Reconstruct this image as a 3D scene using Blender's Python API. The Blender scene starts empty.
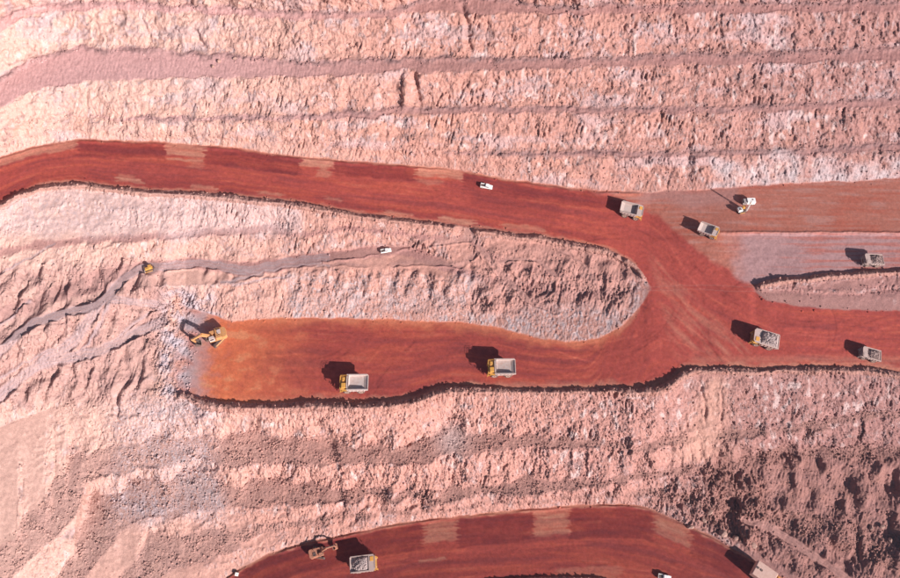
import bpy, math, random
import numpy as np

R = math.radians
scene = bpy.context.scene

# ------------------------------------------------------------------ camera, sky, sun, exposure
FPX, CU, CV = 750.0, 450.0, 289.0          # focal length and centre in photograph pixels (900 x 578)
TILT = R(30.0)
CAM = np.array([0.0, 0.0, 275.0])
cam_data = bpy.data.cameras.new('camera')
cam_data.sensor_width = 36.0
cam_data.lens = 36.0 * FPX / 900.0
cam_data.clip_start = 1.0
cam_data.clip_end = 20000.0
cam = bpy.data.objects.new('camera', cam_data)
scene.collection.objects.link(cam)
cam.location = CAM
cam.rotation_euler = (TILT, 0, 0)
scene.camera = cam

SUN_EL, SUN_AZ = R(25.0), R(134.0)         # azimuth clockwise from +Y (away from the camera's foot)
world = bpy.data.worlds.new('World')
scene.world = world
world.use_nodes = True
wn = world.node_tree
sky = wn.nodes.new('ShaderNodeTexSky')
sky.sky_type = 'NISHITA'
sky.sun_disc = False
sky.sun_elevation = SUN_EL
sky.sun_rotation = SUN_AZ
wn.nodes['Background'].inputs['Strength'].default_value = 0.05
wn.links.new(sky.outputs[0], wn.nodes['Background'].inputs[0])

sun_data = bpy.data.lights.new('sun', 'SUN')
sun_data.energy = 5.0
sun_data.angle = R(0.5)
sun_data.color = (1.0, 0.94, 0.91)
sun = bpy.data.objects.new('sun', sun_data)
scene.collection.objects.link(sun)
sun.location = (150, -150, 300)
sun.rotation_euler = (math.pi / 2 - SUN_EL, 0, math.pi - SUN_AZ)

vs = scene.view_settings
vs.view_transform = 'Standard'
vs.look = 'None'
vs.gamma = 1.0
vs.use_curve_mapping = False
vs.exposure = 0.70

# ------------------------------------------------------------------ noise
def _tab(seed):
    r = np.random.RandomState(seed)
    p = r.permutation(256)
    a = r.rand(256) * 2 * np.pi
    return np.concatenate([p, p]), np.cos(a).astype(np.float32), np.sin(a).astype(np.float32)
_tabs = {}
def pn(x, y, seed=0):
    if seed not in _tabs: _tabs[seed] = _tab(seed)
    p, gx, gy = _tabs[seed]
    x = np.asarray(x, np.float32); y = np.asarray(y, np.float32)
    x, y = np.broadcast_arrays(x, y)
    xf = np.floor(x); yf = np.floor(y)
    xi = xf.astype(np.int32) & 255; yi = yf.astype(np.int32) & 255
    fx = x - xf; fy = y - yf
    sx = fx * fx * fx * (fx * (fx * 6 - 15) + 10); sy = fy * fy * fy * (fy * (fy * 6 - 15) + 10)
    x1 = (xi + 1) & 255; y1 = (yi + 1) & 255
    def g(ix, iy, dx, dy):
        h = p[p[ix] + iy]
        return gx[h] * dx + gy[h] * dy
    a = g(xi, yi, fx, fy); b = g(x1, yi, fx - 1, fy)
    c = g(xi, y1, fx, fy - 1); d = g(x1, y1, fx - 1, fy - 1)
    t = a + sx * (b - a); u = c + sx * (d - c)
    return (t + sy * (u - t)) * 1.5
def fbm(x, y, octaves=4, seed=0, gain=0.5):
    r = 0; a = 1.0
    for k in range(octaves):
        r = r + a * pn(x, y, seed + k); x = x * 2.03; y = y * 2.03; a *= gain
    return r
def ridged(x, y, octaves=3, seed=0, gain=0.5):
    r = 0; a = 1.0
    for k in range(octaves):
        r = r + a * (0.5 - np.abs(pn(x, y, seed + k))); x = x * 2.07; y = y * 2.07; a *= gain
    return r
def sst(x, a, b):
    t = np.clip((x - a) / (b - a), 0, 1)
    return t * t * (3 - 2 * t)
def mix(a, b, t): return a + (b - a) * t
def bump1(x, a, b, s): return sst(x, a - s, a + s) * (1 - sst(x, b - s, b + s))

# ------------------------------------------------------------------ where the terrain lines run
ST = 0.72
us = np.concatenate([np.arange(-200, -4, 5.0), np.arange(-4, 904, ST), np.arange(904.0, 1105, 5.0)])
vv = np.concatenate([np.arange(-130, -4, 5.0), np.arange(-4, 582, ST), np.arange(582.0, 740, 5.0)])
NU, NV = len(us), len(vv)

def curve(pts, sm=9):
    """pixel control points -> a smooth line over us"""
    pts = np.array(pts, float)
    fine = np.arange(-220, 1121, 1.0)
    v = np.interp(fine, pts[:, 0], pts[:, 1])
    if pts[0, 0] > -200:
        pass
    k = np.hanning(sm * 2 + 1); k /= k.sum()
    vp = np.pad(v, sm, mode='edge')
    v = np.convolve(vp, k, 'valid')
    return np.interp(us, fine, v)
def wob(amp, wl, seed, octv=3):
    return amp * fbm(us / wl, np.full_like(us, seed * 3.7), octv, seed)

hR1 = np.interp(us, [-200, 0, 300, 500, 650, 740, 1100], [36, 30, 20, 11.5, 6.5, 8.5, 9.0])
C = []   # (name, v(u), h(u))
def add(name, v, h): C.append((name, np.array(v, float), np.broadcast_to(np.array(h, float), us.shape).copy()))

add('top', np.full_like(us, -140), np.interp(us, [-200, 0, 900], [88, 86, 86]))
A_t = curve([(-200,190),(-120,100),(-60,55),(0,20),(23,9),(50,3),(100,1),(150,2),(200,5),(300,11),(345,12),(400,6),(430,-2),(480,-4),(530,3),(560,7),(600,5),(700,4),(800,2),(900,0),(1100,-4)], 6) + wob(2.0, 26, 3)
add('T_c', A_t - 26 + wob(3, 40, 5), 72)
add('T_m', A_t - 22, 71.5)
add('A_t', A_t, 60)
A_b = curve([(-200,215),(-120,120),(-60,75),(0,33),(23,17),(50,11),(100,9),(200,13),(300,20),(340,19),(395,17),(405,11),(450,12),(500,14),(600,14),(700,13),(800,12),(900,11),(1100,8)], 5) + wob(1.6, 22, 11)
add('A_b', A_b, 59)
B_t = curve([(-200,265),(-120,170),(-60,118),(0,77),(33,57),(60,50),(83,47),(150,49),(200,54),(300,61),(350,60),(400,57),(450,58),(500,58),(600,57),(700,53),(800,52),(900,47),(1100,42)], 6) + wob(2.2, 24, 21)
add('B_t', B_t, 46.5)
B_b = curve([(-200,290),(-120,195),(-60,145),(0,107),(27,93),(60,85),(100,80),(150,79),(220,77),(300,77),(395,73),(403,69),(412,69),(420,72),(500,70),(600,67),(700,65),(800,63),(900,60),(1100,56)], 4) + wob(1.5, 20, 31)
add('B_b', B_b, 45.5)
C_t = curve([(-200,305),(-120,218),(-60,165),(0,130),(60,112),(110,118),(200,117),(300,115),(400,108),(500,106),(600,107),(700,107),(800,104),(900,97),(1100,90)]) + wob(1.8, 24, 41)
hC = np.interp(us, [-200, 0, 100, 200, 1100], [43, 39, 34.5, 33.5, 33])
add('C_t', C_t, hC)
add('C_b', C_t + np.interp(us, [0,100,150,300,400,500,600,700,900], [.6,1,3,5,8,6.5,6.5,5.5,8.5]) + wob(1.0, 18, 47), hC - .6)
D_t = curve([(-200,315),(-120,232),(-60,180),(0,145),(60,127),(150,131),(233,135),(300,140),(400,149),(450,153),(500,152),(600,152),(700,151),(750,150),(800,148),(900,143),(1100,135)]) + wob(1.5, 22, 51)
hD = np.interp(us, [-200, 0, 150, 300, 400, 450, 520, 1100], [38, 33.5, 29.5, 26, 22, 20.5, 20, 19.5])
add('D_t', D_t, hD)
add('D_b', D_t + np.interp(us, [430, 500, 600, 700, 900], [.6, 3, 5.5, 4.5, 7]) + wob(.8, 16, 57), hD - .4)
R1_t = curve([(-200,330),(-120,250),(-60,197),(0,157),(33,147),(80,139),(150,141),(233,147),(300,157),(400,164),(450,168),(500,178),(560,186),(600,190),(650,192),(700,190),(750,186),(800,183),(850,181),(900,178),(1100,165)]) + wob(.9, 20, 61)
add('R1_t', R1_t, hR1)
R1_b = curve([(-200,420),(-120,310),(-60,250),(0,203),(20,192),(43,185),(67,182),(90,183),(117,187),(150,190),(200,192),(250,197),(300,203),(367,214),(450,224),(533,235),(583,243),(605,248),(620,255),(635,264),(644,275),(650,287),(700,285),(755,287),(763,281),(787,277),(833,273),(900,269),(1100,258)], 3) + wob(.7, 24, 71)
stepw = sst(us, 712, 742)
S1 = mix(R1_t + .5 * (R1_b - R1_t), curve([(-200,231),(1100,231)]) + wob(.5, 40, 73), sst(us, 640, 740))
hR1b = np.interp(us, [-200, 0, 300, 500, 600, 650, 700, 755, 800, 1100], [36, 30, 20, 11, 7, 4.3, 3.7, 4.0, 5.6, 7.0])
hS = mix(.5 * (hR1 + hR1b), hR1 - .3, sst(us, 640, 740))
add('S1_t', S1, hS)
add('S1_c', S1 + 1.5, hS + .95 * stepw)
add('S1_b', S1 + 3.4, hS - 1.2 * stepw)
add('R1_b', R1_b, hR1b)
w1 = np.maximum(1 - sst(us, 640, 650), sst(us, 754, 762))
w1 = w1 * (1 - .9 * bump1(us, 456, 474, 4))
add('b1_c', R1_b + .3 + 3.0 * w1, hR1b + 2.6 * w1)
add('b1_o', R1_b + .6 + 6.0 * w1, hR1b + .2 * w1)
R2_t = curve([(-200,500),(-100,420),(0,375),(60,356),(110,340),(140,322),(158,304),(175,300),(195,309),(233,321),(300,317),(350,318),(400,320),(467,323),(500,328),(533,337),(567,342),(600,338),(620,328),(633,314),(644,301),(650,290),(700,289),(755,291),(765,300),(790,305),(813,308),(850,310),(900,311),(1100,313)], 3) + wob(.8, 20, 81)
hR2 = np.interp(us, [-200, 0, 140, 158, 186, 300, 450, 600, 650, 700, 750, 830, 900, 1100], [6, 2, 0, -1.0, -7.0, -6, -3.5, 0.6, 3.8, 3.2, 3.4, 1.9, 0.6, -2])
hR2 = mix(hR2, hR1b - .06, bump1(us, 648, 752, 5))
def frac(name, f, fh, exp_pts=None, w=None, amp=1.2, wl=20, seed=90):
    v = mix(R1_b + .8 + 5.2 * w1, R2_t, f)
    if exp_pts is not None:
        v = mix(curve(exp_pts), v, w)
    act = np.clip((R2_t - R1_b - 10) / 20, 0, 1)
    v = v + act * wob(amp, wl, seed)
    add(name, v, mix(hR1b, hR2, fh))
wl_ = sst(us, 260, 330)
def mid(a, b): return mix(a, b, bump1(us, 320, 490, 40))      # the ledge track climbs to the road there
frac('I1_t', mid(.28, .08), mid(.26, .10), [(-200,440),(-100,330),(0,250),(30,242),(60,238),(100,236),(170,232),(220,228),(280,224),(340,226)], wl_, 1.5, 22, 91)
frac('I1_b', mid(.33, .12), mid(.29, .13), [(-200,450),(-100,338),(0,256),(30,249),(60,246),(100,243),(170,240),(220,235),(280,230),(340,230)], wl_, 1.3, 20, 95)
frac('P_t', .44, mid(.56, .40), [(-200,465),(-100,375),(0,310),(50,290),(100,270),(135,262),(150,262),(200,257),(240,263),(300,255),(380,246),(450,244)], sst(us, 400, 470), 1, 20, 99)
frac('P_b', .53, mid(.585, .425), [(-200,475),(-100,385),(0,322),(50,305),(100,290),(135,276),(150,274),(200,269),(240,276),(300,267),(380,257),(450,255)], sst(us, 400, 470), 1, 20, 103)
frac('F_c', .60, mid(.62, .47), [(-200,485),(-100,400),(0,345),(50,325),(100,308),(135,290),(158,285),(180,287),(200,284),(240,285),(300,272),(380,266),(450,268)], sst(us, 400, 470), 1.6, 16, 107)
add('R2_t', R2_t, hR2)
R2_b = curve([(-200,540),(-120,480),(-60,450),(0,427),(50,408),(100,397),(140,389),(160,389),(177,392),(207,400),(233,403),(270,404),(300,402),(330,402),(367,403),(395,401),(417,397),(435,390),(450,387),(500,388),(550,389),(600,388),(640,388),(658,386),(672,380),(683,371),(695,367),(750,368),(800,367),(867,367),(900,373),(1100,405)], 4) + wob(.8, 22, 111)
hR2b = np.interp(us, [-200, 0, 140, 165, 190, 300, 450, 650, 690, 755, 900, 1100], [-16, -13, -8, -7.5, -7.2, -6.2, -4, 0.6, 1.0, 0.8, -1.2, -4])
add('R2_b', R2_b, hR2b)
w2 = sst(us, 170, 205)
bh2 = np.interp(us, [200, 300, 430, 520, 640, 670, 700, 1100], [2.8, 3.0, 2.9, 1.7, 2.2, 2.8, 2.0, 1.9])
add('b2_c', R2_b + .3 + 1.6 * bh2 * w2, hR2b + bh2 * w2)
add('b2_o', R2_b + .6 + 3.2 * bh2 * w2, hR2b + .1 * w2)
scal = np.abs(np.sin(us / 10.5 + 2.6 * fbm(us / 50, us * 0, 2, 7))) + .5 * np.abs(np.sin(us / 4.1 + 2 * fbm(us / 30, us * 0, 2, 8)))
lw = 1 - sst(us, 300, 420)
L1_t = curve([(-200,780),(-120,690),(-40,592),(0,546),(7,541),(18,536),(22,521),(27,514),(36,509),(45,503),(49,492),(54,478),(65,473),(68,456),(77,453),(90,453.5),(104,447),(113,444),(124,446),(137,444),(151,438),(160,435),(173,438),(180,439),(187,437),(202,433),(207,435),(220,438),(230,435.5),(245,434),(248,430.5),(259,429.5),(270,436.6),(284,438),(320,435),(330,443),(367,446),(400,447),(425,440),(438,429),(453,424),(467,434),(500,433),(567,437),(600,440),(634,446),(670,440),(700,433),(731,429),(782,426),(832,418),(882,411),(900,408),(1100,395)], 2)
L1_t = L1_t + wob(2.4, 18, 121) * (1 - .7 * lw)
h1 = np.interp(us, [-200, 0, 150, 300, 450, 650, 800, 1100], [-27, -24, -21, -18.5, -16, -14, -14, -15])
add('L1_t', L1_t, h1)
L1_b = curve([(-200,860),(-120,760),(-40,650),(0,590),(22,566),(40,550),(54,539),(68,525),(77,514),(82,500),(84,488),(90,481),(100,478),(115,474),(122,476),(140,468),(158,472),(180,463),(202,461),(223,465),(230,469),(245,467),(259,464),(320,466),(367,463),(427,465),(440,456),(467,456),(514,449),(600,447),(650,452),(700,441),(760,436),(832,427),(900,416),(1100,402)], 2)
L1_b = np.maximum(L1_b + wob(2.4, 16, 131) * (1 - .7 * lw), L1_t + 3)
hl1 = h1 - np.interp(us, [-200, 0, 80, 250, 400, 520, 700, 1100], [4, 4, 3.4, 2.4, 1.4, .8, .9, 1.2])
add('L1_b', L1_b, hl1)
L2_t = curve([(-200,900),(-120,790),(-40,690),(0,640),(40,600),(59,575),(67,564),(74,554),(77,539),(81,525),(86,512),(89,498),(94,491),(108,494),(119,494),(124,487),(128,480),(139,476),(155,478),(166,484),(173,480),(180,470),(191,467),(202,470),(216,476),(230,487),(241,487),(248,480),(259,481),(273,478),(320,485),(333,488),(400,492),(433,491),(454,485),(487,485),(517,478),(600,480),(634,474),(670,466),(724,464),(753,454),(796,446),(850,446),(900,446),(1100,442)], 2)
L2_t = np.maximum(L2_t + wob(2.4, 16, 141) * (1 - .7 * lw), L1_b + 3)
h2 = hl1 - np.interp(us, [-200, 0, 100, 150, 200, 300, 450, 600, 800, 1100], [13, 12, 8, 5.5, 6.0, 8.5, 9, 9, 9, 9])
add('L2_t', L2_t, h2)
L2_b = curve([(-200,960),(-120,850),(-40,745),(0,690),(40,645),(60,620),(85,578),(95,565),(108,550),(120,535),(130,524),(144,519),(187,514),(230,508.6),(320,503),(400,499),(460,500),(474,496),(540,493),(600,489),(634,482),(670,474),(724,474),(760,466),(800,460),(850,460),(900,460),(1100,460)], 2)
L2_b = np.maximum(L2_b + wob(2.0, 14, 151), L2_t + 3)
hl2 = h2 - np.interp(us, [-200, 0, 130, 250, 350, 600, 1100], [3, 3, 2.6, 1.6, 1.0, .8, 2.0])
add('L2_b', L2_b, hl2)
R3_t = curve([(-200,1010),(-120,930),(0,800),(100,690),(170,622),(205,594),(233,573),(267,554),(300,544),(330,538),(357,531),(417,520),(517,510),(560,506),(600,504),(625,504),(650,508),(683,523),(710,536),(750,558),(787,579),(850,622),(900,655),(1000,715),(1100,760)], 5) + wob(.8, 30, 161)
hR3 = np.interp(us, [-200, 0, 200, 450, 700, 900, 1100], [-50, -46, -42, -37, -38, -41, -44])
L3_t = curve([(-200,985),(-120,880),(0,740),(60,668),(100,610),(119,578),(124,571.6),(135,564),(139,553.6),(144,543),(148,534),(158,532),(180,536),(191,530),(202,528),(216,528),(248,525),(275,520)], 2)
L3_t = mix(L3_t, mix(L2_b, R3_t, .40), sst(us, 235, 290)) + wob(2.2, 15, 171) * (1 - sst(us, 260, 300))
h3 = mix(hl2 - np.interp(us, [-200, 0, 150, 260], [6, 6, 4.5, 4]), mix(hl2, hR3, .42), sst(us, 235, 290))
add('L3_t', np.maximum(L3_t, L2_b + 2), h3)
L3_b = curve([(-200,1000),(-120,905),(0,775),(60,712),(100,650),(130,606),(155,578),(173,571.6),(202,561),(230,553.6),(248,539),(259,535.6),(280,528)], 2)
L3_b = mix(L3_b, mix(L2_b, R3_t, .58), sst(us, 235, 290)) + wob(1.6, 15, 181) * (1 - sst(us, 260, 300))
add('L3_b', np.maximum(L3_b, L3_t + 2), mix(h3 - 2.4, mix(hl2, hR3, .60), sst(us, 235, 290)))
add('R3_t', np.maximum(R3_t, L3_b + 2), hR3)
R3_b = curve([(-200,1050),(0,900),(150,720),(250,640),(330,600),(420,584),(520,578),(560,577),(600,578),(660,586),(720,602),(800,640),(900,710),(1100,830)])
R3_b = np.maximum(R3_b, R3_t + 25)
add('R3_b', R3_b, hR3 - .5)
add('b3_c', R3_b + 3.2, hR3 + 1.3)
add('b3_o', R3_b + 6.4, hR3 - .6)
add('bottom', R3_b + 150, hR3 - 42)
names = [c[0] for c in C]
Kx = {n: i for i, n in enumerate(names)}
CVs = np.array([c[1] for c in C]); CHs = np.array([c[2] for c in C])
for k in range(1, len(C)):
    CVs[k] = np.maximum(CVs[k], CVs[k - 1] + .25)

H = np.empty((NV, NU)); Z = np.empty((NV, NU))
kk = np.arange(len(C), dtype=float)
U, V = np.meshgrid(us, vv)
rag = 1.5 * pn(U / 9, V / 7, 201) + 1.1 * pn(U / 3.4, V / 3.4, 202) + 2.2 * pn(U / 24, V / 20, 203)
lob = 11 * pn((U + .5 * V) / 21, (V - .5 * U) / 30, 205) + 6 * np.abs(pn((U + .3 * V) / 10, (V - .3 * U) / 16, 206)) - 2
for n_ in ('L1_t', 'L2_t', 'L3_t'):
    rag += lob * np.exp(-((V - CVs[Kx[n_]][None, :]) / 15) ** 2) * (.30 + .3 * sst(U, 300, 360) * (1 - sst(U, 420, 520))) * (V > 400)
calm = np.ones_like(U)
for n_, r_ in (('R1_t', 8), ('R1_b', 9), ('S1_t', 9), ('R2_t', 9), ('R2_b', 10), ('R3_t', 8), ('R3_b', 14)):
    d_ = np.abs(V - CVs[Kx[n_]][None, :])
    calm = np.minimum(calm, .28 + .72 * sst(d_, 4, r_ + 6))
VW = V + rag * calm
for j in range(NU):
    H[:, j] = np.interp(VW[:, j], CVs[:, j], CHs[:, j])
    Z[:, j] = np.interp(VW[:, j], CVs[:, j], kk)
SEG = np.floor(Z).astype(int)

def blur(a, n=1):
    for _ in range(n):
        p = np.pad(a, 1, mode='edge')
        a = (p[1:-1, 1:-1] * 4 + (p[:-2, 1:-1] + p[2:, 1:-1] + p[1:-1, :-2] + p[1:-1, 2:]) * 2 + p[:-2, :-2] + p[2:, 2:] + p[:-2, 2:] + p[2:, :-2]) / 16
    return a
def seg(*n):
    m = np.zeros(len(C), bool)
    for x in n: m[Kx[x]] = True
    return m[np.clip(SEG, 0, len(C) - 1)]
road_m = seg('R1_t', 'S1_t', 'S1_c', 'S1_b', 'R2_t', 'R3_t')
left_pit = 1 - sst(U + .2 * (V - 340) + 8 * pn(U / 12, V / 12, 207), 168, 200)        # west of the loading face the middle level is not road
mid_left = seg('R2_t') * left_pit
road = blur(np.where(seg('R2_t'), road_m * (1 - left_pit), road_m).astype(float), 2)
berm = blur(seg('R1_b', 'b1_c', 'R2_b', 'b2_c', 'R3_b', 'b3_c').astype(float), 1)
# where a berm has no height it is not a berm
W1 = np.interp(U[0], us, w1)[None, :]; W2 = np.interp(U[0], us, w2)[None, :]
berm1 = seg('R1_b', 'b1_c') * (W1 > .3); berm2 = seg('R2_b', 'b2_c') * (W2 > .3); berm3 = seg('R3_b', 'b3_c')
flatm = blur(seg('top', 'T_c', 'A_t', 'B_t', 'C_t', 'D_t', 'I1_t', 'P_t', 'L1_t', 'L2_t', 'L3_t').astype(float), 2)
ledgem = blur(seg('L1_t', 'L2_t', 'L3_t').astype(float), 2)
gap = bump1(U, 650, 755, 4) * seg('R1_b', 'b1_c', 'b1_o', 'I1_t', 'I1_b', 'P_t', 'P_b', 'F_c')   # junction: nothing between the roads
road = np.maximum(road, gap)
H = blur(H, 1)
# talus softens the foot of each rock face
Hs = blur(H, 14)
soft = np.zeros_like(H)
for n_ in ('A_t', 'B_t', 'C_t', 'D_t', 'I1_t', 'L1_t', 'L2_t', 'L3_t'):
    soft = np.maximum(soft, np.exp(-((V - CVs[Kx[n_]][None, :]) / 5.0) ** 2))
H = mix(H, Hs, soft * (1 - road) * (1 - .8 * (V > 400) * (U < 340)) * sst(pn(U / 14, V / 14, 204), -.5, .3))

# ------------------------------------------------------------------ tracks cut across the middle slope
TRACKS = [
    ([(-60,392),(0,352),(18,334),(36,322),(61,314),(82,309),(97,305),(112,291),(127,276),(138,269),(170,266),(200,263),(222,266),(240,271),(260,272)], 4.2),
    ([(222,268),(250,270),(281,263),(310,259),(340,256),(362,253),(384,250),(410,244),(440,242),(470,238)], 3.2),
    ([(-60,440),(0,396),(18,380),(39,365),(67,358),(97,352),(121,341),(136,333),(164,321)], 5.2),
    ([(97,307),(86,324),(75,340),(60,351),(42,362)], 5.4),
    ([(100,322),(92,338),(84,348),(74,354)], 1.1),
    ([(112,299),(136,302),(164,306)], 3.4),
    ([(120,336),(135,322),(150,312),(164,308)], 1.4),
    ([(220,283),(240,279),(262,272),(290,266),(320,263)], 1.6),
    ([(232,285),(260,280),(290,276)], 1.0),
    ([(318,266),(345,264),(365,266)], 1.2),
    ([(392,264),(415,262),(440,262),(460,266),(478,252)], 2.4),
    ([(468,228),(480,246),(492,264),(510,283),(530,301),(556,312)], 2.8),
    ([(745,520),(765,525),(790,540),(820,560),(850,580)], 4.0),
    ([(55,244),(28,258),(0,274)], .7),
    ([(30,300),(10,318),(-10,330)], 1.0),
    ([(110,300),(104,315),(98,330),(88,344)], 1.6),
    ([(0,378),(20,366),(44,352),(66,346)], 1.4),
    ([(500,262),(520,258),(540,262),(556,276),(552,292),(536,300)], 1.4),
    ([(560,250),(580,262),(596,280),(600,300)], 1.2),
]
track = np.zeros_like(H); tedge = np.zeros_like(H); tdist = np.full(H.shape, 1e3)
for pts, hw in TRACKS:
    pts = np.array(pts, float)
    best = np.full(H.shape, 1e6); side = np.zeros(H.shape)
    lo = pts.min(0) - 20; hi = pts.max(0) + 20
    i0, i1 = np.searchsorted(vv, [lo[1], hi[1]]); j0, j1 = np.searchsorted(us, [lo[0], hi[0]])
    u = U[i0:i1, j0:j1]; v = V[i0:i1, j0:j1]
    u = u + 1.6 * pn(u / 9, v / 9, 301); v = v + 1.6 * pn(u / 9, v / 9, 302)
    b = np.full(u.shape, 1e6); s = np.zeros(u.shape)
    for (x0, y0), (x1, y1) in zip(pts[:-1], pts[1:]):
        dx, dy = x1 - x0, y1 - y0
        t = np.clip(((u - x0) * dx + (v - y0) * dy) / (dx * dx + dy * dy), 0, 1)
        d = np.hypot(u - x0 - t * dx, v - y0 - t * dy)
        m = d < b
        b = np.where(m, d, b); s = np.where(m, np.sign(v - y0 - t * dy), s)
    sub = track[i0:i1, j0:j1]; np.maximum(sub, 1 - sst(b, hw - 1.0, hw + 1.5), out=sub)
    sub = tdist[i0:i1, j0:j1]; np.minimum(sub, b, out=sub)
    sub = tedge[i0:i1, j0:j1]; np.maximum(sub, np.exp(-((b - hw - 1.2) / .9) ** 2) * (s > 0) * (.75 + .5 * pn(u / 14, v / 14, 303)) * min(1, .35 + hw / 4), out=sub)
tedge *= (1 - track * .8)
track *= (1 - road); tedge *= (1 - road)

# level standing ground under the two machines on the ledge track
pad = np.zeros_like(H)
for cu, cv_ in ((386, 250.5), (150, 268.5)):
    pd = 1 - sst(np.hypot((U - cu) / 11, (V - cv_) / 6.5), .7, 1.25)
    hc = H[np.searchsorted(vv, cv_), np.searchsorted(us, cu)]
    H = mix(H, hc, pd); pad = np.maximum(pad, pd)
tedge *= (1 - pad)
# ------------------------------------------------------------------ base positions in the world
fwd = np.array([0, math.sin(TILT), -math.cos(TILT)]); upv = np.array([0, math.cos(TILT), math.sin(TILT)])
def backproject(u, v, h):
    a = (u - CU) / FPX; b = (CV - v) / FPX
    dz = fwd[2] + b * upv[2]; dy = fwd[1] + b * upv[1]
    s = (h - CAM[2]) / dz
    return a * s, dy * s, h + 0 * s
X, Y, Zw = backproject(U, V, H)
def normals(X, Y, Zz):
    P = np.stack([X, Y, Zz], -1)
    du = np.gradient(P, axis=1); dv = np.gradient(P, axis=0)
    n = np.cross(dv, du)
    n /= np.maximum(np.linalg.norm(n, axis=-1, keepdims=True), 1e-9)
    n[n[..., 2] < 0] *= -1
    return n
Nn = normals(X, Y, Zw)
Nn = np.stack([blur(Nn[..., k], 6) for k in range(3)], -1)
Nn /= np.linalg.norm(Nn, axis=-1, keepdims=True)
slope = np.degrees(np.arccos(np.clip(Nn[..., 2], -1, 1)))
face = sst(slope, 18, 34) * (1 - road)
# ------------------------------------------------------------------ relief
p = U * .42; q = V * .42
warp = 2.2 * pn(p / 11, q / 11, 401)
def zone(u0, u1, v0, v1, s=12):
    wu = U + 10 * pn(U / 40, V / 40, 402); wv = V + 10 * pn(U / 40, V / 40, 403)
    return bump1(wu, u0, u1, s) * bump1(wv, v0, v1, s)
hum_left = zone(-200, 168, 262, 405, 10) * (1 - sst(U - 168 + .2 * (V - 330), -14, 0)) * (1 - road)
hum_isl = zone(478, 632, 246, 308, 9) * (1 - road)
hum_isl2 = zone(200, 480, 268, 300, 6) * (1 - road)
above3 = 1 - sst(V - np.interp(U[0], us, R3_t)[None, :], -16, -4)
hum_br = zone(705, 1100, 452, 640, 14) * above3 * (1 - road)
hum_br2 = zone(672, 760, 470, 560, 10) * above3 * (1 - road)
wall_low_left = (V > 385) * (1 - sst(U, 240, 330)) * (1 - road)
fan = np.exp(-((U - 712 + .22 * (V - 400) + 3 * pn(U / 12, V / 12, 404)) / (8 + .26 * np.clip(V - 375, 0, 100))) ** 2) * bump1(V, 378, 462, 6)
smooth_top_left = (1 - sst(U + .6 * V, 60, 330)) * (V < 140)

# direction of the down-slope flutes follows the slope (they run with the fall line)
gx = Nn[..., 0]; gy = Nn[..., 1]
fl_c = p + .9 * q * np.clip(gx, -.6, .6) + warp
flute = ridged(fl_c / 1.15, q / 6.5, 3, 410, .65) - .15
flute2 = ridged(fl_c / 5.5, q / 17, 2, 420) - .2
crag = ridged((p + .35 * q) / 2.0 + warp * .2, (q - .25 * p) / 4.6 + .2 * warp, 3, 430, .6) - .2
lump = fbm(p / 9, q / 8, 3, 440)
fine = fbm((p + .2 * q) / .85, q / 2.6, 2, 450)
grain = np.random.RandomState(4).normal(0, 1, H.shape)
patch = sst(pn(p / 22, q / 16, 460), -.35, .45)           # some stretches are blocky, some are fluted
rough = np.clip(1 - .65 * smooth_top_left - .62 * wall_low_left * (1 - ledgem) - .85 * fan, .1, 1)
D = face * rough * (.42 * flute * (.5 + .6 * (1 - patch)) + .22 * flute2 + (.02 + .30 * patch ** 2) * crag + (.12 + .16 * patch) * fine + .07 * grain - .8 * sst(pn((p + .25 * q) / 1.05, q / 4.2, 465) + .6 * pn(p / 13, q / 9, 466), .5, .85) * (.3 + patch))
D += face * .55 * fbm(p / 16, q / 9, 2, 445) * (1 - .5 * fan)
butt = ridged(fl_c / 13 + .4 * lump, q / 55, 2, 425) - .25
D += face * butt * np.where(V > 385, 1.1, .5) * (1 - .6 * fan)
fl = flatm * (1 - road) * (1 - track)
D += fl * (.16 * lump + .10 * fine + .03 * grain)
toe_rub = sst(pn(p / 6, q / 5, 470), .0, .5)
D += ledgem * (.36 * np.abs(fbm(p / 1.5, q / 1.5, 3, 480, .65)) + .15 * crag + .05 * grain) * (.45 + toe_rub)
def ridges(du, dv, wl, stretch, seed):
    a = (p * du + q * dv) / wl + .4 * pn(p / 9, q / 9, seed + 5); b = (-p * dv + q * du) / (wl * stretch)
    n = pn(a, b, seed)
    return sst(n, -.5, .6) + .35 * pn(a * 2.1, b * 2.1, seed + 1)
D += hum_left * (1 - track) * (2.6 * (ridges(.93, .37, 5.6, 2.4, 500) - .5) + .4 * crag + .16 * fine)
dig = zone(150, 206, 292, 396, 6) * (1 - road)
dig = np.maximum(dig, zone(158, 196, 294, 392, 6) * .8)
D += dig * (1.0 * crag + .9 * lump + .4 * fine + .08 * grain)
D += zone(285, 644, 272, 342, 6) * (1 - road) * (1 - face) * (.35 * flute + .30 * flute2 + .2 * crag + .16 * fine)
D += hum_isl * (1 - track) * (1.25 * (ridges(.97, .2, 5.6, 1.5, 510) - .5) + .9 * pn(p / 7, q / 6, 512) + .3 * crag + .2 * fine)
D += hum_isl2 * (1 - track) * (1.1 * (ridges(.97, .2, 4.0, 2.2, 515) - .5))
D += hum_br * (1 - track) * ((1.0 + 2.1 * patch) * (ridges(.91, -.41, 6.2, 2.4, 520) - .5) + 1.8 * pn(p / 12, q / 10, 526) + .35 * crag + .25 * fine + .05 * grain)
D += hum_br2 * (1 - track) * (1.6 * (ridges(.9, -.4, 4.2, 1.6, 530) - .4) + .5 * crag + .25 * fine)
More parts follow.
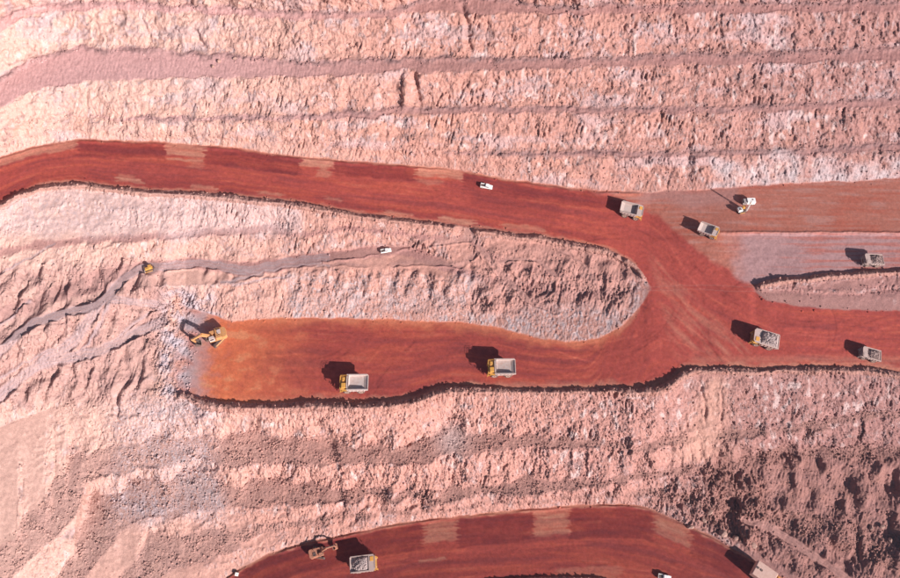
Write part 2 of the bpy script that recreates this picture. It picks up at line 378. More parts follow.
# rubble caught along the toes of the upper faces
for n_ in ('A_t', 'B_t', 'C_t', 'D_t'):
    cv = np.interp(U[0], us, CVs[Kx[n_]])[None, :]
    D += np.exp(-((V - cv - 1.5) / 3.2) ** 2) * (.38 + .5 * fbm(p / 2.4, q / 2.0, 2, 540)) * (1 - road)
# gullies cut into the faces
for pts, w, d in (([(414, 74), (417, 90), (420, 106)], 2.6, 1.6),
                  ([(700, 380), (705, 405), (706, 425)], 1.6, .8), ([(722, 392), (722, 430)], 1.4, .7),
                  ([(462, 4), (467, 25), (470, 50)], 3, 1.6), ([(195, 30), (205, 48)], 2.4, 1.2), ([(142, 20), (152, 42)], 2.0, 1.0), ([(115, 396), (118, 420)], 1.8, 1.0)):
    pts = np.array(pts, float)
    uc = np.interp(V, pts[:, 1], pts[:, 0]) + 2.0 * pn(V / 9, V * 0, 550)
    D -= d * np.exp(-((U - uc) / w) ** 2) * bump1(V, pts[0, 1], pts[-1, 1], 5) * (1 - road)
ucg = np.interp(V, [420, 450, 478, 505, 535], [326, 331, 338, 341, 338]) + 2 * pn(V / 9, V * 0, 551); xg = U - ucg
D -= 1.3 * np.where(xg < 0, sst(xg, -13, 0), 1 - sst(xg, 0, 9)) * bump1(V, 428, 528, 9) * (1 - road)
# the buttress that stands out of the second face
D += 2.6 * np.exp(-((U - 406) / 4.5) ** 2) * bump1(V, 72, 108, 4) * sst(V, 69, 80)
# road surface: shallow ruts and drains, windrows have a ragged top
D = D * (1 - .97 * road)
def band(lo, hi, names_):
    a = np.interp(U[0], us, CVs[Kx[lo]])[None, :]; b = np.interp(U[0], us, CVs[Kx[hi]])[None, :]
    return np.clip((V - a) / np.maximum(b - a, 1), 0, 1) * seg(*names_)
t1 = band('R1_t', 'R1_b', ('R1_t', 'S1_t', 'S1_c', 'S1_b')); t2 = band('R2_t', 'R2_b', ('R2_t',)); t3 = band('R3_t', 'R3_b', ('R3_t',))
tt = t1 + t2 + t3
rut = fbm(U / 90, tt * 12 + .3 * pn(U / 30, V / 30, 560), 3, 561)
D += road * (.03 * rut + .012 * grain)
bm = (berm1 | berm2 | berm3)
D += bm * (.20 * fbm(p / 1.6, q / 1.6, 2, 570) + .25 * pn(p / 5, q / 5, 572))
D += 9 * np.exp(-(((U - 926) / 17) ** 2 + ((V - 552) / 15) ** 2)) * (1 + .2 * lump)
# a low bank of spoil along the foot of the walls beside the road
for n_, o in (('R1_t', 3.0), ('R3_t', 2.6)):
    cv = np.interp(U[0], us, CVs[Kx[n_]])[None, :]
    D += .55 * np.exp(-((V - cv - o) / 1.3) ** 2) * sst(pn(U / 40, V * 0, 580), -.3, .2) * (U < 640 if n_ == 'R1_t' else 1)
D += tedge * .75
D = D * np.minimum(1, .1 + sst(U, -200, -150)) * (1 - .96 * pad)
X = X + Nn[..., 0] * D; Y = Y + Nn[..., 1] * D; Zw = Zw + Nn[..., 2] * D

# ------------------------------------------------------------------ what the ground is made of (albedo, linear, with some brightness falloff painted in)
def col(*c): return np.array(c, np.float32)
def lay(base, c, m): return base + (c - base) * np.clip(m, 0, 1)[..., None]
n1 = fbm(p / 26, q / 20, 4, 600); n2 = fbm(p / 7, q / 6, 3, 610); n3 = fbm(fl_c / 3.0, q / 16, 3, 620); n4 = pn(p / 1.6, q / 1.6, 630)
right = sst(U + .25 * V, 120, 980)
gr = sst(U + .2 * V + 40 * n1, 60, 480); gr2 = sst(U + .2 * V + 60 * n1, 430, 1000)  # left-bright exposure falloff painted into the rock colour, broken up by noise
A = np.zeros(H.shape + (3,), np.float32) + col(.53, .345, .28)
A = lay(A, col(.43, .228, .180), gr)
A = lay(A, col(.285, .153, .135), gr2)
A = lay(A, col(.47, .235, .160), sst(n3 + .5 * n1, .0, .6) * .7 * bump1(V, 105, 200, 25) * (1 - .4 * right))
A = lay(A, col(.26, .125, .10), sst(n2 + .4 * n3, .15, .8) * (.30 + .3 * right) * face)
A = lay(A, col(.40, .315, .31), sst(n2 * .6 + n3, .2, .8) * .55 * face)
A = lay(A, col(.42, .33, .335), sst(fbm(p / 34, q / 9, 3, 646) + .3 * n3, .1, .7) * .45 * face * (V < 200))
A = lay(A, A * .72, sst(fbm(p / 19, q / 5.5, 3, 648), .15, .8) * .6 * face * (V < 200) * sst(U, 150, 420))
A = lay(A, col(.56, .46, .43), sst(pn(p / 2.6, q / 4.2, 640) + .4 * n1, .42, .7) * .5 * face)
A = lay(A, col(.335, .175, .155), flatm * (1 - ledgem) * .80)
A = lay(A, col(.56, .335, .31), flatm * (1 - ledgem) * (1 - sst(U, 150, 460)) * (V < 120) * .9)  # the same left-hand brightening painted onto the upper benches
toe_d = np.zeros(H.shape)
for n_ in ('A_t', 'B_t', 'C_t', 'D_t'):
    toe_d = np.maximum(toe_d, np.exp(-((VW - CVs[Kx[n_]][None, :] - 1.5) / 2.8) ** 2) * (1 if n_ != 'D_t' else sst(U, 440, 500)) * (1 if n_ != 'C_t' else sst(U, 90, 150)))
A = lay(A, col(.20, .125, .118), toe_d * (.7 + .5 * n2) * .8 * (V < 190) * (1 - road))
A = lay(A, mix(col(.43, .262, .22), col(.29, .16, .132), sst(U, 120, 360)[..., None]), ledgem * (.65 + .35 * n2))
vs_ = fbm(fl_c / 2.0, q / 34, 3, 645)
# grey-lilac fresh rock
G = col(.42, .345, .34)
A = lay(A, G, zone(285, 648, 276, 345, 7) * (.30 + .9 * n3 + .3 * n2) * (1 - .6 * hum_isl))
A = lay(A, col(.44, .37, .385), zone(158, 214, 290, 396, 9) * (.55 + .9 * n2 + .5 * n3))
A = lay(A, G, zone(705, 910, 158, 188, 6) * (.55 + .7 * n2) * (V < 190))
A = lay(A, col(.47, .355, .34), zone(-60, 300, 188, 236, 7) * (.6 + .5 * n3))
A = lay(A, col(.46, .385, .39), zone(108, 218, 383, 522, 14) * sst(vs_ + .3 * n1, -.25, .5) * .8)
A = lay(A, col(.38, .315, .31), zone(176, 218, 450, 505, 10) * sst(vs_ + .25, -.3, .6) * .7)
A = lay(A, col(.44, .33, .30), np.exp(-(((U - 452) / 15) ** 2 + ((V - 440) / 16) ** 2)) * .8)
A = lay(A, col(.44, .25, .19), fan * .75)
A = lay(A, col(.27, .14, .115), hum_br * (.65 + .4 * n2) + hum_br2 * .4)
A = lay(A, col(.37, .225, .195), hum_left * (.7 + .3 * n2))
A = lay(A, col(.37, .20, .165), hum_isl * (.6 + .3 * n2))
# tracks
A = lay(A, np.where((U < 330)[..., None], col(.345, .255, .25), col(.35, .195, .165)), track * (.72 + .25 * np.cos(tdist * 2.1) + .2 * n2))
# roads
tj = (V - np.interp(U, [600, 650, 760, 900], [0, 10, 66, 70]) - 190) / 55
tt = np.where(V < 395, mix(tt, tj, sst(U, 585, 665)), tt)
st = fbm(U / 110 + .5 * n1, tt * 8 + .3 * n1, 3, 650); st2 = fbm(U / 34 + n2 * .3, tt * 24, 3, 660)
jn = 1 - .6 * bump1(U, 600, 800, 25) * (V < 395)
st = st * jn; st2 = st2 * jn
wet = np.zeros_like(A) + col(.315, .060, .046)
wet = lay(wet, col(.40, .082, .050), sst(st + .4 * st2, -.1, .7) * .8)
wet = lay(wet, col(.215, .046, .044), sst(-st - .3 * st2 + .2 * n1, .05, .7) * .6)
wet = lay(wet, col(.42, .13, .09), sst(st2 + .5 * st, .55, 1.0) * .3)
wj = U + 5 * pn(U / 14, V / 1.6, 670) + 2.5 * pn(U / 5, V / 5, 672); vj = V + 1.4 * pn(U / 9, V / 5, 671)
dust = col(.48, .235, .155)
dry = np.zeros(H.shape)
e1 = np.interp(U[0], us, R1_t)[None, :]; e1b = np.interp(U[0], us, R1_b)[None, :]
def patchd(u0, u1, d0, d1, ref, a=1.0, s=1.6, skew=0.0):
    d = vj - ref
    return a * bump1(wj - skew * d, u0, u1, s) * bump1(d, d0, d1, 1.3)
for args in ((-60, 76, -2, 9, e1, .7), (166, 205, -2, 12, e1, .8), (166, 204, 15, 17, e1, .9), (190, 203, 10, 24, e1, .35, 4), (300, 333, -2, 9, e1, .85), (318, 330, 7, 19, e1, .5, 3),
             (417, 462, -2, 10, e1, .85), (417, 440, 13, 18, e1, .4, 3), (115, 142, -10, -6, e1b, .8), (118, 138, -13, -8, e1b, .4), (192, 215, -7, -3, e1b, .6), (258, 282, -7, -4, e1b, .6), (325, 340, -11, -8, e1b, .5), (385, 410, -6, -3, e1b, .6),
             (440, 475, -7, -1, e1b, .75), (503, 545, -9, -3, e1b, .5), (-100, 640, -2, 2.2, e1, .65), (-100, 636, -2.5, .5, e1b, .6)):
    dry = np.maximum(dry, patchd(*args))
e3 = np.interp(U[0], us, R3_t)[None, :]
for args in ((424, 458, 4, 24, e3, .62, 2), (428, 456, 14, 17, e3, .9), (534, 569, 3, 28, e3, .6, 2), (540, 566, 8, 12, e3, .9), (556, 620, 62, 90, e3, .35, 5), (655, 690, 2, 22, e3, .55, 3), (655, 684, 8, 14, e3, .8), (420, 445, 40, 43, e3, .6), (-100, 900, -2, 3.0, e3, .8)):
    dry = np.maximum(dry, patchd(*args) * (V > 480))
# dusty verges and the worn triangle inside the junction
e2 = np.interp(U[0], us, R2_t)[None, :]; e2b = np.interp(U[0], us, R2_b)[None, :]
dry = np.maximum(dry, .7 * (1 - sst(V - e2 + 3 * n2, 0, 7)) * (V > e2 - 1) * (U > 190) * (U < 640))
dry = np.maximum(dry, .75 * (1 - sst(e2b - V + 3 * n2, 1, 9)) * (V < e2b + 1) * (U > 190))
tri = bump1(U + 3 * n2, 655, 775, 16) * bump1((V - 352) / np.maximum((U - 640) * .9 + 8, 6) * 0 + V + (U - 690) * .0, 292, 362, 9)
tr = sst((V - (268 + (U - 670) * .98)), 0, 9) * sst(U - (652 + .25 * (V - 290)), 0, 14) * (1 - sst(V, 350, 364)) * (1 - sst(U, 735, 770))
dry = np.maximum(dry, tr * (.16 + .42 * fbm((U - V) / 9, (U + V) / 60, 3, 680)))
dry = np.maximum(dry, .45 * sst(-(V - 366 + (U - 690) * 0), 0, 8) * bump1(U, 690, 905, 8) * sst(V, 352, 362))
dry *= (.75 + .35 * st2)
damp = np.zeros(H.shape)
for args in ((78, 165, 1, 17, e1, 1.0), (206, 299, 1, 19, e1, 1.0), (334, 416, 0, 16, e1, 1.0), (463, 640, 0, 18, e1, .9), (470, 560, 14, 34, e1, .5), (-80, 600, -12, -4, e1b, .4)):
    damp = np.maximum(damp, patchd(*args))
for args in ((240, 422, 3, 30, e3, 1.0), (459, 533, 2, 32, e3, 1.0), (570, 654, 2, 34, e3, 1.0), (691, 740, 2, 30, e3, 1.0), (300, 700, 40, 62, e3, .4)):
    damp = np.maximum(damp, patchd(*args) * (V > 480))
wet = lay(wet, wet * col(.68, .60, .68), damp * (.85 + .4 * n2))
# wheel paths along the lanes and turning arcs of tyre marks
lane = np.zeros(H.shape)
for c_, w_ in ((.20, .035), (.30, .03), (.56, .035), (.66, .03), (.80, .03)):
    lane = np.maximum(lane, np.exp(-((tt - c_ - .05 * pn(U / 70, V * 0, 720)) / w_) ** 2))
wet = lay(wet, wet * col(1.28, 1.36, 1.30), lane * (.35 + .5 * pn(U / 40, V / 12, 722)) * .55 * (1 - bump1(U, 610, 800, 20) * (V < 395)))
for k_, (cx_, cy_, r_, dark_) in enumerate(((612, 292, 62, 1), (612, 292, 66, 1), (606, 290, 84, 0), (608, 290, 74, 1), (820, 190, 152, 1), (824, 190, 158, 1), (830, 185, 175, 0), (560, 470, 205, 1), (562, 470, 209, 1), (548, 480, 225, 0), (255, 395, 44, 1), (255, 395, 48, 1), (262, 400, 62, 0), (240, 330, 36, 1), (240, 330, 40, 1), (300, 300, 70, 1), (302, 300, 75, 1), (640, 420, 96, 0), (770, 330, 60, 1), (772, 330, 64, 1))):
    d_ = np.abs(np.hypot(U - cx_, (V - cy_) * 1.15) - r_ - 2 * pn(U / 30, V / 30, 730 + k_))
    m_ = np.exp(-(d_ / 1.1) ** 2) * sst(pn(U / 25, V / 25, 760 + k_), -.2, .3) * (V > 225) * (V < 402)
    wet = lay(wet, wet * (col(.72, .68, .72) if dark_ else col(1.3, 1.5, 1.4)), m_ * .7)
wet *= (1 + .10 * pn(p / 2.2, q / 1.6, 790) + .10 * n2 * .6)[..., None]
wet = lay(wet, dust, dry)
# the drill bench, the grey bench and the shoulder between them and the haul road
sh = (V - 186) - (U - 560) * .02
edge = 196 + np.clip(U - 600, 0, 400) * np.interp(U, [600, 640, 700, 760, 900], [.1, .30, .58, .60, .4])
shoulder = sst(edge - V + 3 * n2, -3, 5) * sst(U, 585, 625) * (V < 292)
st3 = fbm(U / 60, V / 3.2, 4, 690)
bench_c = np.zeros_like(A) + col(.36, .135, .095)
bench_c = lay(bench_c, col(.35, .10, .065), sst(st3 + .6 * n1, .0, .8) * .8)
bench_c = lay(bench_c, col(.38, .20, .165), sst(-st3 + .5 * n2, .1, .8) * .6)
bench_c = lay(bench_c, col(.36, .19, .165), zone(640, 742, 186, 206, 6) * .7)
gb = bump1(V, 233, 284, 1.5) * sst(U + 6 * n2, 722, 752)
gcol = np.zeros_like(A) + col(.355, .21, .20)
gcol = lay(gcol, col(.38, .13, .10), sst(st3 + (U - 830) / 130 + .25 * n1, -.1, .8) * .85)
bench_c = lay(bench_c, gcol, gb)
wet = lay(wet, bench_c, shoulder)
# the loading floor turns orange, then grey towards the dig face
fl_x = 1 - sst(U + 14 * n1, 225, 330)
wet = lay(wet, col(.56, .17, .085), .75 * (1 - sst(V - e2 + 4 * n2, 1, 12)) * (V > e2 - 1) * bump1(U, 190, 620, 20))
wet = lay(wet, col(.60, .165, .07), fl_x * (V > 300) * (V < 420) * (.8 + .35 * n2))
wet = lay(wet, col(.55, .25, .13), fl_x * sst(n2 + .5 * st, .1, .7) * .6 * (V > 300) * (V < 420))
wet = lay(wet, col(.40, .315, .315), (1 - sst(U + .1 * (V - 340) + 15 * n2 + 8 * n1, 196, 224)) * (V > 290) * (V < 420) * (U > 120) * (.75 + .5 * n2))
A = lay(A, wet, np.clip(road * 1.3 - .15, 0, 1))
A = lay(A, col(.40, .22, .175), bm * .75)
A = lay(A, col(.24, .105, .08), (berm2 * 1.0) * sst(pn(p / 3, q / 3, 700), -.1, .5) * .5)
A = lay(A, A * .62, sst(pn((p + .3 * q) / 1.1, q / 2.2, 710) + .35 * n2, .45, .75) * .7 * face)
A = lay(A, A * 1.25 + .03, sst(pn((p + .3 * q) / 1.3, q / 2.4, 712) - .3 * n2, .5, .8) * .6 * face)
A *= (1 + .10 * n4 + .05 * grain)[..., None] * np.array([.99, .945, .975])
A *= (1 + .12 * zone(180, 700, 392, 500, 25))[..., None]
A *= (1 - .20 * seg('R3_t'))[..., None]  # vignette darkening painted into the lower road's colour
A = np.clip(A, .015, .80)

# ------------------------------------------------------------------ materials
def new_mat(name):
    m = bpy.data.materials.new(name); m.use_nodes = True
    return m, m.node_tree, m.node_tree.nodes['Principled BSDF']
def ground_mat(name, rough_, bump, scale, spec=.25, zs=1.0, dist=.3):
    m, nt, b = new_mat(name)
    at = nt.nodes.new('ShaderNodeAttribute'); at.attribute_name = 'albedo'
    tc = nt.nodes.new('ShaderNodeTexCoord')
    no = nt.nodes.new('ShaderNodeTexNoise'); no.inputs['Scale'].default_value = scale; no.inputs['Detail'].default_value = 6; no.inputs['Roughness'].default_value = .65
    mp = nt.nodes.new('ShaderNodeMapping'); mp.inputs['Scale'].default_value = (1, 1, zs)
    nt.links.new(tc.outputs['Object'], mp.inputs['Vector']); nt.links.new(mp.outputs['Vector'], no.inputs['Vector'])
    mr = nt.nodes.new('ShaderNodeMapRange'); mr.inputs['From Min'].default_value = .25; mr.inputs['From Max'].default_value = .75
    mr.inputs['To Min'].default_value = .82; mr.inputs['To Max'].default_value = 1.16
    nt.links.new(no.outputs['Fac'], mr.inputs['Value'])
    mx = nt.nodes.new('ShaderNodeMix'); mx.data_type = 'RGBA'; mx.blend_type = 'MULTIPLY'; mx.inputs['Factor'].default_value = 1
    nt.links.new(at.outputs['Color'], mx.inputs['A']); nt.links.new(mr.outputs['Result'], mx.inputs['B'])
    nt.links.new(mx.outputs['Result'], b.inputs['Base Color'])
    bp = nt.nodes.new('ShaderNodeBump'); bp.inputs['Strength'].default_value = bump; bp.inputs['Distance'].default_value = dist
    nt.links.new(no.outputs['Fac'], bp.inputs['Height']); nt.links.new(bp.outputs['Normal'], b.inputs['Normal'])
    b.inputs['Roughness'].default_value = rough_; b.inputs['Specular IOR Level'].default_value = spec
    return m
M_ROCK = ground_mat('blasted_rock', .95, .5, 1.9, .1, .3, .35)
M_DIRT = ground_mat('compacted_dirt', .85, .22, .9, .15)
M_LOOSE = ground_mat('loose_spoil', .95, .7, 2.2, .1, 1.0, .4)

# ------------------------------------------------------------------ split the ground into its pieces
def fseg(m): return m[:-1, :-1]
sc = SEG[:-1, :-1]
zone_id = np.zeros(sc.shape, int)
NAMES = ['pit_wall_upper', 'bench_upper', 'pit_wall_middle', 'pit_wall_lower', 'bench_lower', 'haul_road_upper', 'haul_road_lower', 'safety_berm_upper', 'safety_berm_middle', 'safety_berm_lower', 'drill_bench', 'pit_slope_bottom', 'hauling_ledge']
zone_id[sc >= Kx['R1_b']] = 2
zone_id[sc >= Kx['R2_b']] = 3
for n_ in ('top', 'T_c', 'A_t', 'B_t', 'C_t', 'D_t'): zone_id[sc == Kx[n_]] = 1
for n_ in ('L1_t', 'L2_t', 'L3_t'): zone_id[sc == Kx[n_]] = 4
zone_id[fseg(seg('R1_t', 'S1_t', 'S1_c', 'S1_b'))] = 5
zone_id[fseg(seg('R2_t') & (road > .5))] = 5
zone_id[fseg(gap > .5)] = 5
zone_id[fseg(seg('R3_t'))] = 6
zone_id[fseg(berm1)] = 7; zone_id[fseg(berm2)] = 8; zone_id[fseg(berm3)] = 9
zone_id[fseg(seg('R1_t') & (U > 700) & (shoulder > .5))] = 10
zone_id[fseg(seg('S1_b') & (U > 725) & (shoulder > .5))] = 12
zone_id[sc >= Kx['b3_o']] = 11
idx = np.arange(NU * NV).reshape(NV, NU)
quads = np.stack([idx[:-1, :-1], idx[1:, :-1], idx[1:, 1:], idx[:-1, 1:]], -1)
PV = np.stack([X, Y, Zw], -1).reshape(-1, 3).astype(np.float32)
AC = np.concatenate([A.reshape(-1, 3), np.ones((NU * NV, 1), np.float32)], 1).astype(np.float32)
def mesh_np(name, verts, faces, fverts=4, attr=None):
    me = bpy.data.meshes.new(name)
    nv, nf = len(verts), len(faces)
    me.vertices.add(nv); me.vertices.foreach_set('co', np.ascontiguousarray(verts, np.float32).ravel())
    me.loops.add(nf * fverts); me.loops.foreach_set('vertex_index', np.ascontiguousarray(faces, np.int32).ravel())
    me.polygons.add(nf); me.polygons.foreach_set('loop_start', np.arange(0, nf * fverts, fverts, dtype=np.int32))
    if attr is not None:
        a = me.attributes.new('albedo', 'FLOAT_COLOR', 'POINT'); a.data.foreach_set('color', np.ascontiguousarray(attr, np.float32).ravel())
    me.update(calc_edges=True)
    return me
def link(name, me, mat=None, parent=None):
    o = bpy.data.objects.new(name, me)
    scene.collection.objects.link(o)
    if mat is not None: me.materials.append(mat)
    if parent is not None: o.parent = parent
    return o
LAB = {'pit_wall_upper': 'pale pink blasted rock faces stepping up behind the upper haul road', 'bench_upper': 'mauve flat benches between the upper rock faces',
       'pit_wall_middle': 'hummocky rock slope between the upper road and the loading floor', 'pit_wall_lower': 'fluted pink rock faces below the loading floor',
       'bench_lower': 'rubble covered ledges on the lower pit wall', 'haul_road_upper': 'wet red haul road forking round the rock island to the loading floor',
       'haul_road_lower': 'wet red haul road along the bottom of the picture', 'safety_berm_upper': 'earth windrow along the outer edge of the upper road',
       'safety_berm_middle': 'ragged earth windrow along the edge of the loading floor', 'safety_berm_lower': 'earth windrow along the outer edge of the lower road',
       'drill_bench': 'orange brown dirt bench where the drill rig stands', 'pit_slope_bottom': 'rock slope falling away below the lower road', 'hauling_ledge': 'grey lilac dirt ledge with one loaded truck'}
for zi, nm in enumerate(NAMES):
    qf = quads[zone_id == zi]
    if len(qf) == 0: continue
    used, inv = np.unique(qf.ravel(), return_inverse=True)
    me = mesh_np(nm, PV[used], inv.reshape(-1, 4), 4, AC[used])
    o = link(nm, me, M_DIRT if nm in ('haul_road_upper', 'haul_road_lower', 'drill_bench', 'hauling_ledge', 'bench_upper') else M_LOOSE if 'berm' in nm or nm == 'bench_lower' else M_ROCK)
    o['kind'] = 'structure'; o['label'] = LAB[nm]; o['category'] = 'ground'
# country beyond the modelled pit
ring = np.concatenate([idx[0, :-1], idx[:-1, -1], idx[-1, :0:-1], idx[:0:-1, 0]])
b0 = PV[ring].astype(float); ctr = np.array([0, 170.0, 0])
rings = [b0]; n_r = len(ring)
for kf, lf in ((1.12, .25), (1.6, .6), (4, 1), (30, 1)):
    P = b0.copy(); P[:, :2] = ctr[:2] + (b0[:, :2] - ctr[:2]) * kf
    P[:, 2] = b0[:, 2] + (92 - b0[:, 2]) * lf
    rings.append(P)
vr = np.concatenate(rings); fr = []
i_ = np.arange(n_r); j_ = (i_ + 1) % n_r
for k in range(4):
    fr.append(np.stack([k * n_r + i_, (k + 1) * n_r + i_, (k + 1) * n_r + j_, k * n_r + j_], -1))
me = mesh_np('surrounding_ground', vr, np.concatenate(fr), 4, np.tile([.46, .28, .21, 1], (len(vr), 1)))
o = link('surrounding_ground', me, M_ROCK); o['kind'] = 'structure'; o['label'] = 'red earth country round the pit'; o['category'] = 'ground'

# ------------------------------------------------------------------ lookups for placing things
def ij(u, v): return int(np.clip(np.searchsorted(vv, v), 1, NV - 2)), int(np.clip(np.searchsorted(us, u), 1, NU - 2))
def ground_at(u, v):
    i, j = ij(u, v)
    return np.array([X[i, j], Y[i, j], Zw[i, j]])
def ground_plane(u, v, r):
    """the ground under a thing of radius r metres: centre and normal of the best plane"""
    c = ground_at(u, v)
    k = int(r / .3 / ST) + 4
    i, j = ij(u, v)
    s = np.s_[max(i - k, 0):i + k, max(j - k, 0):j + k]
    x, y, z = X[s].ravel(), Y[s].ravel(), Zw[s].ravel()
    m = np.hypot(x - c[0], y - c[1]) < r
    Am = np.stack([x[m] - c[0], y[m] - c[1], np.ones(m.sum())], 1)
    a, b, c0 = np.linalg.lstsq(Am, z[m], rcond=None)[0]
    n = np.array([-a, -b, 1.0]); n /= np.linalg.norm(n)
    return np.array([c[0], c[1], c0]), n
# ------------------------------------------------------------------ small materials
def paint(name, c, rough_=.55, dust_=.35, metal=0.0, scale=1.3, spec=.4, dcol=(.42, .22, .16)):
    """painted or worn surface with dust lying in patches"""
    m, nt, b = new_mat(name)
    tc = nt.nodes.new('ShaderNodeTexCoord')
    no = nt.nodes.new('ShaderNodeTexNoise'); no.inputs['Scale'].default_value = scale; no.inputs['Detail'].default_value = 5
    nt.links.new(tc.outputs['Object'], no.inputs['Vector'])
    mr = nt.nodes.new('ShaderNodeMapRange'); mr.inputs['From Min'].default_value = .40; mr.inputs['From Max'].default_value = .72
    mr.inputs['To Min'].default_value = dust_ * .25; mr.inputs['To Max'].default_value = dust_
    nt.links.new(no.outputs['Fac'], mr.inputs['Value'])
    mx = nt.nodes.new('ShaderNodeMix'); mx.data_type = 'RGBA'
    mx.inputs['A'].default_value = (*c, 1); mx.inputs['B'].default_value = (*dcol, 1)
    nt.links.new(mr.outputs['Result'], mx.inputs['Factor']); nt.links.new(mx.outputs['Result'], b.inputs['Base Color'])
    b.inputs['Roughness'].default_value = rough_; b.inputs['Metallic'].default_value = metal; b.inputs['Specular IOR Level'].default_value = spec
    return m
M_YEL = paint('machine_yellow', (.68, .34, .05), .5, .45)
M_ORG = paint('machine_orange', (.62, .29, .09), .55, .6)
M_BODY = paint('worn_steel_tray', (.58, .49, .46), .6, .5, 0, 2.0)
M_BODY2 = paint('dusty_grey_tray', (.46, .36, .33), .7, .45, 0, 2.0)
M_TYRE = paint('tyre_rubber', (.045, .04, .04), .9, .55)
M_RIM = paint('wheel_rim', (.55, .42, .34), .6, .4)
M_DARK = paint('dark_steel', (.05, .045, .045), .6, .4)
M_WHITE = paint('white_paint', (.80, .79, .77), .4, .10)
M_GLASS = paint('window_glass', (.03, .04, .05), .08, .08, 0, 1, .6)
M_LAMP = paint('lamp_lens', (.75, .72, .65), .2, .1)
M_ORE = paint('grey_ore', (.46, .37, .355), .95, .6, 0, 2.4, .1, (.24, .15, .13))
M_ORED = paint('brown_ore', (.30, .20, .175), .95, .6, 0, 2.4, .1, (.40, .30, .28))
M_RUB = paint('broken_stone', (.40, .24, .195), .95, .7, 0, .35, .1, (.30, .19, .165))
M_TANK = paint('dusty_tank_steel', (.60, .40, .34), .6, .5, 0, 1.2)

class MB:
    def __init__(s): s.v = []; s.f = []
    def add(s, vs_, fs):
        n = len(s.v); s.v += [tuple(map(float, x)) for x in vs_]; s.f += [tuple(n + i for i in f) for f in fs]; return s
    def box(s, x0, x1, y0, y1, z0, z1, tx=0, ty=0):
        """box, its top shrunk by tx, ty"""
        return s.add([(x0,y0,z0),(x1,y0,z0),(x1,y1,z0),(x0,y1,z0),(x0+tx,y0+ty,z1),(x1-tx,y0+ty,z1),(x1-tx,y1-ty,z1),(x0+tx,y1-ty,z1)],
                     [(3,2,1,0),(4,5,6,7),(0,1,5,4),(1,2,6,5),(2,3,7,6),(3,0,4,7)])
    def prism(s, pts, y0, y1):
        """polygon in x, z drawn out along y"""
        n = len(pts)
        return s.add([(x, y0, z) for x, z in pts] + [(x, y1, z) for x, z in pts],
                     [tuple(range(n)), tuple(range(2 * n - 1, n - 1, -1))] + [(i, n + i, n + (i + 1) % n, (i + 1) % n) for i in range(n)])
    def plate(s, pts, z0, z1):
        """polygon in x, y drawn out along z"""
        n = len(pts)
        return s.add([(x, y, z0) for x, y in pts] + [(x, y, z1) for x, y in pts],
                     [tuple(range(n - 1, -1, -1)), tuple(range(n, 2 * n))] + [(i, (i + 1) % n, n + (i + 1) % n, n + i) for i in range(n)])
    def bar(s, p0, p1, w, h=None, w1=None, h1=None):
        """beam from p0 to p1, w wide and h deep, tapering to w1, h1"""
        from mathutils import Vector
        h = h or w; w1 = w1 or w; h1 = h1 or h
        p0, p1 = Vector(p0), Vector(p1); d = (p1 - p0).normalized()
        side = d.cross(Vector((0, 0, 1)))
        if side.length < 1e-4: side = Vector((0, 1, 0))
        side.normalize(); up = side.cross(d).normalized()
        vs_ = []
        for p_, a, b in ((p0, w, h), (p1, w1, h1)):
            for i, j in ((-1,-1),(1,-1),(1,1),(-1,1)): vs_.append(p_ + side * (i * a / 2) + up * (j * b / 2))
        return s.add(vs_, [(0,1,2,3),(7,6,5,4),(0,4,5,1),(1,5,6,2),(2,6,7,3),(3,7,4,0)])
    def cyl(s, p0, p1, r, n=10, r1=None):
        from mathutils import Vector
        r1 = r if r1 is None else r1
        p0, p1 = Vector(p0), Vector(p1); d = (p1 - p0).normalized()
        a = d.orthogonal().normalized(); b = d.cross(a)
        vs_ = [p0 + (a * math.cos(t) + b * math.sin(t)) * r for t in [2 * math.pi * k / n for k in range(n)]]
        vs_ += [p1 + (a * math.cos(t) + b * math.sin(t)) * r1 for t in [2 * math.pi * k / n for k in range(n)]]
        return s.add(vs_, [tuple(range(n - 1, -1, -1)), tuple(range(n, 2 * n))] + [(i, (i + 1) % n, n + (i + 1) % n, n + i) for i in range(n)])
    def lathe_y(s, prof, cx, cy, cz, n=18):
        """profile of (radius, y) turned about an axis along y"""
        vs_ = []; fs = []; m = len(prof)
        for k in range(n):
            t = 2 * math.pi * k / n
            for r, y in prof: vs_.append((cx + r * math.cos(t), cy + y, cz + r * math.sin(t)))
        for k in range(n):
            for i in range(m - 1): fs.append((k * m + i, k * m + i + 1, ((k + 1) % n) * m + i + 1, ((k + 1) % n) * m + i))
        fs.append(tuple(k * m for k in range(n))); fs.append(tuple(k * m + m - 1 for k in range(n - 1, -1, -1)))
        return s.add(vs_, fs)
    def build(s, name, mat, parent=None):
        me = bpy.data.meshes.new(name); me.from_pydata(s.v, [], s.f)
        import bmesh
        bm_ = bmesh.new(); bm_.from_mesh(me); bmesh.ops.recalc_face_normals(bm_, faces=bm_.faces); bm_.to_mesh(me); bm_.free()
        return link(name, me, mat, parent)

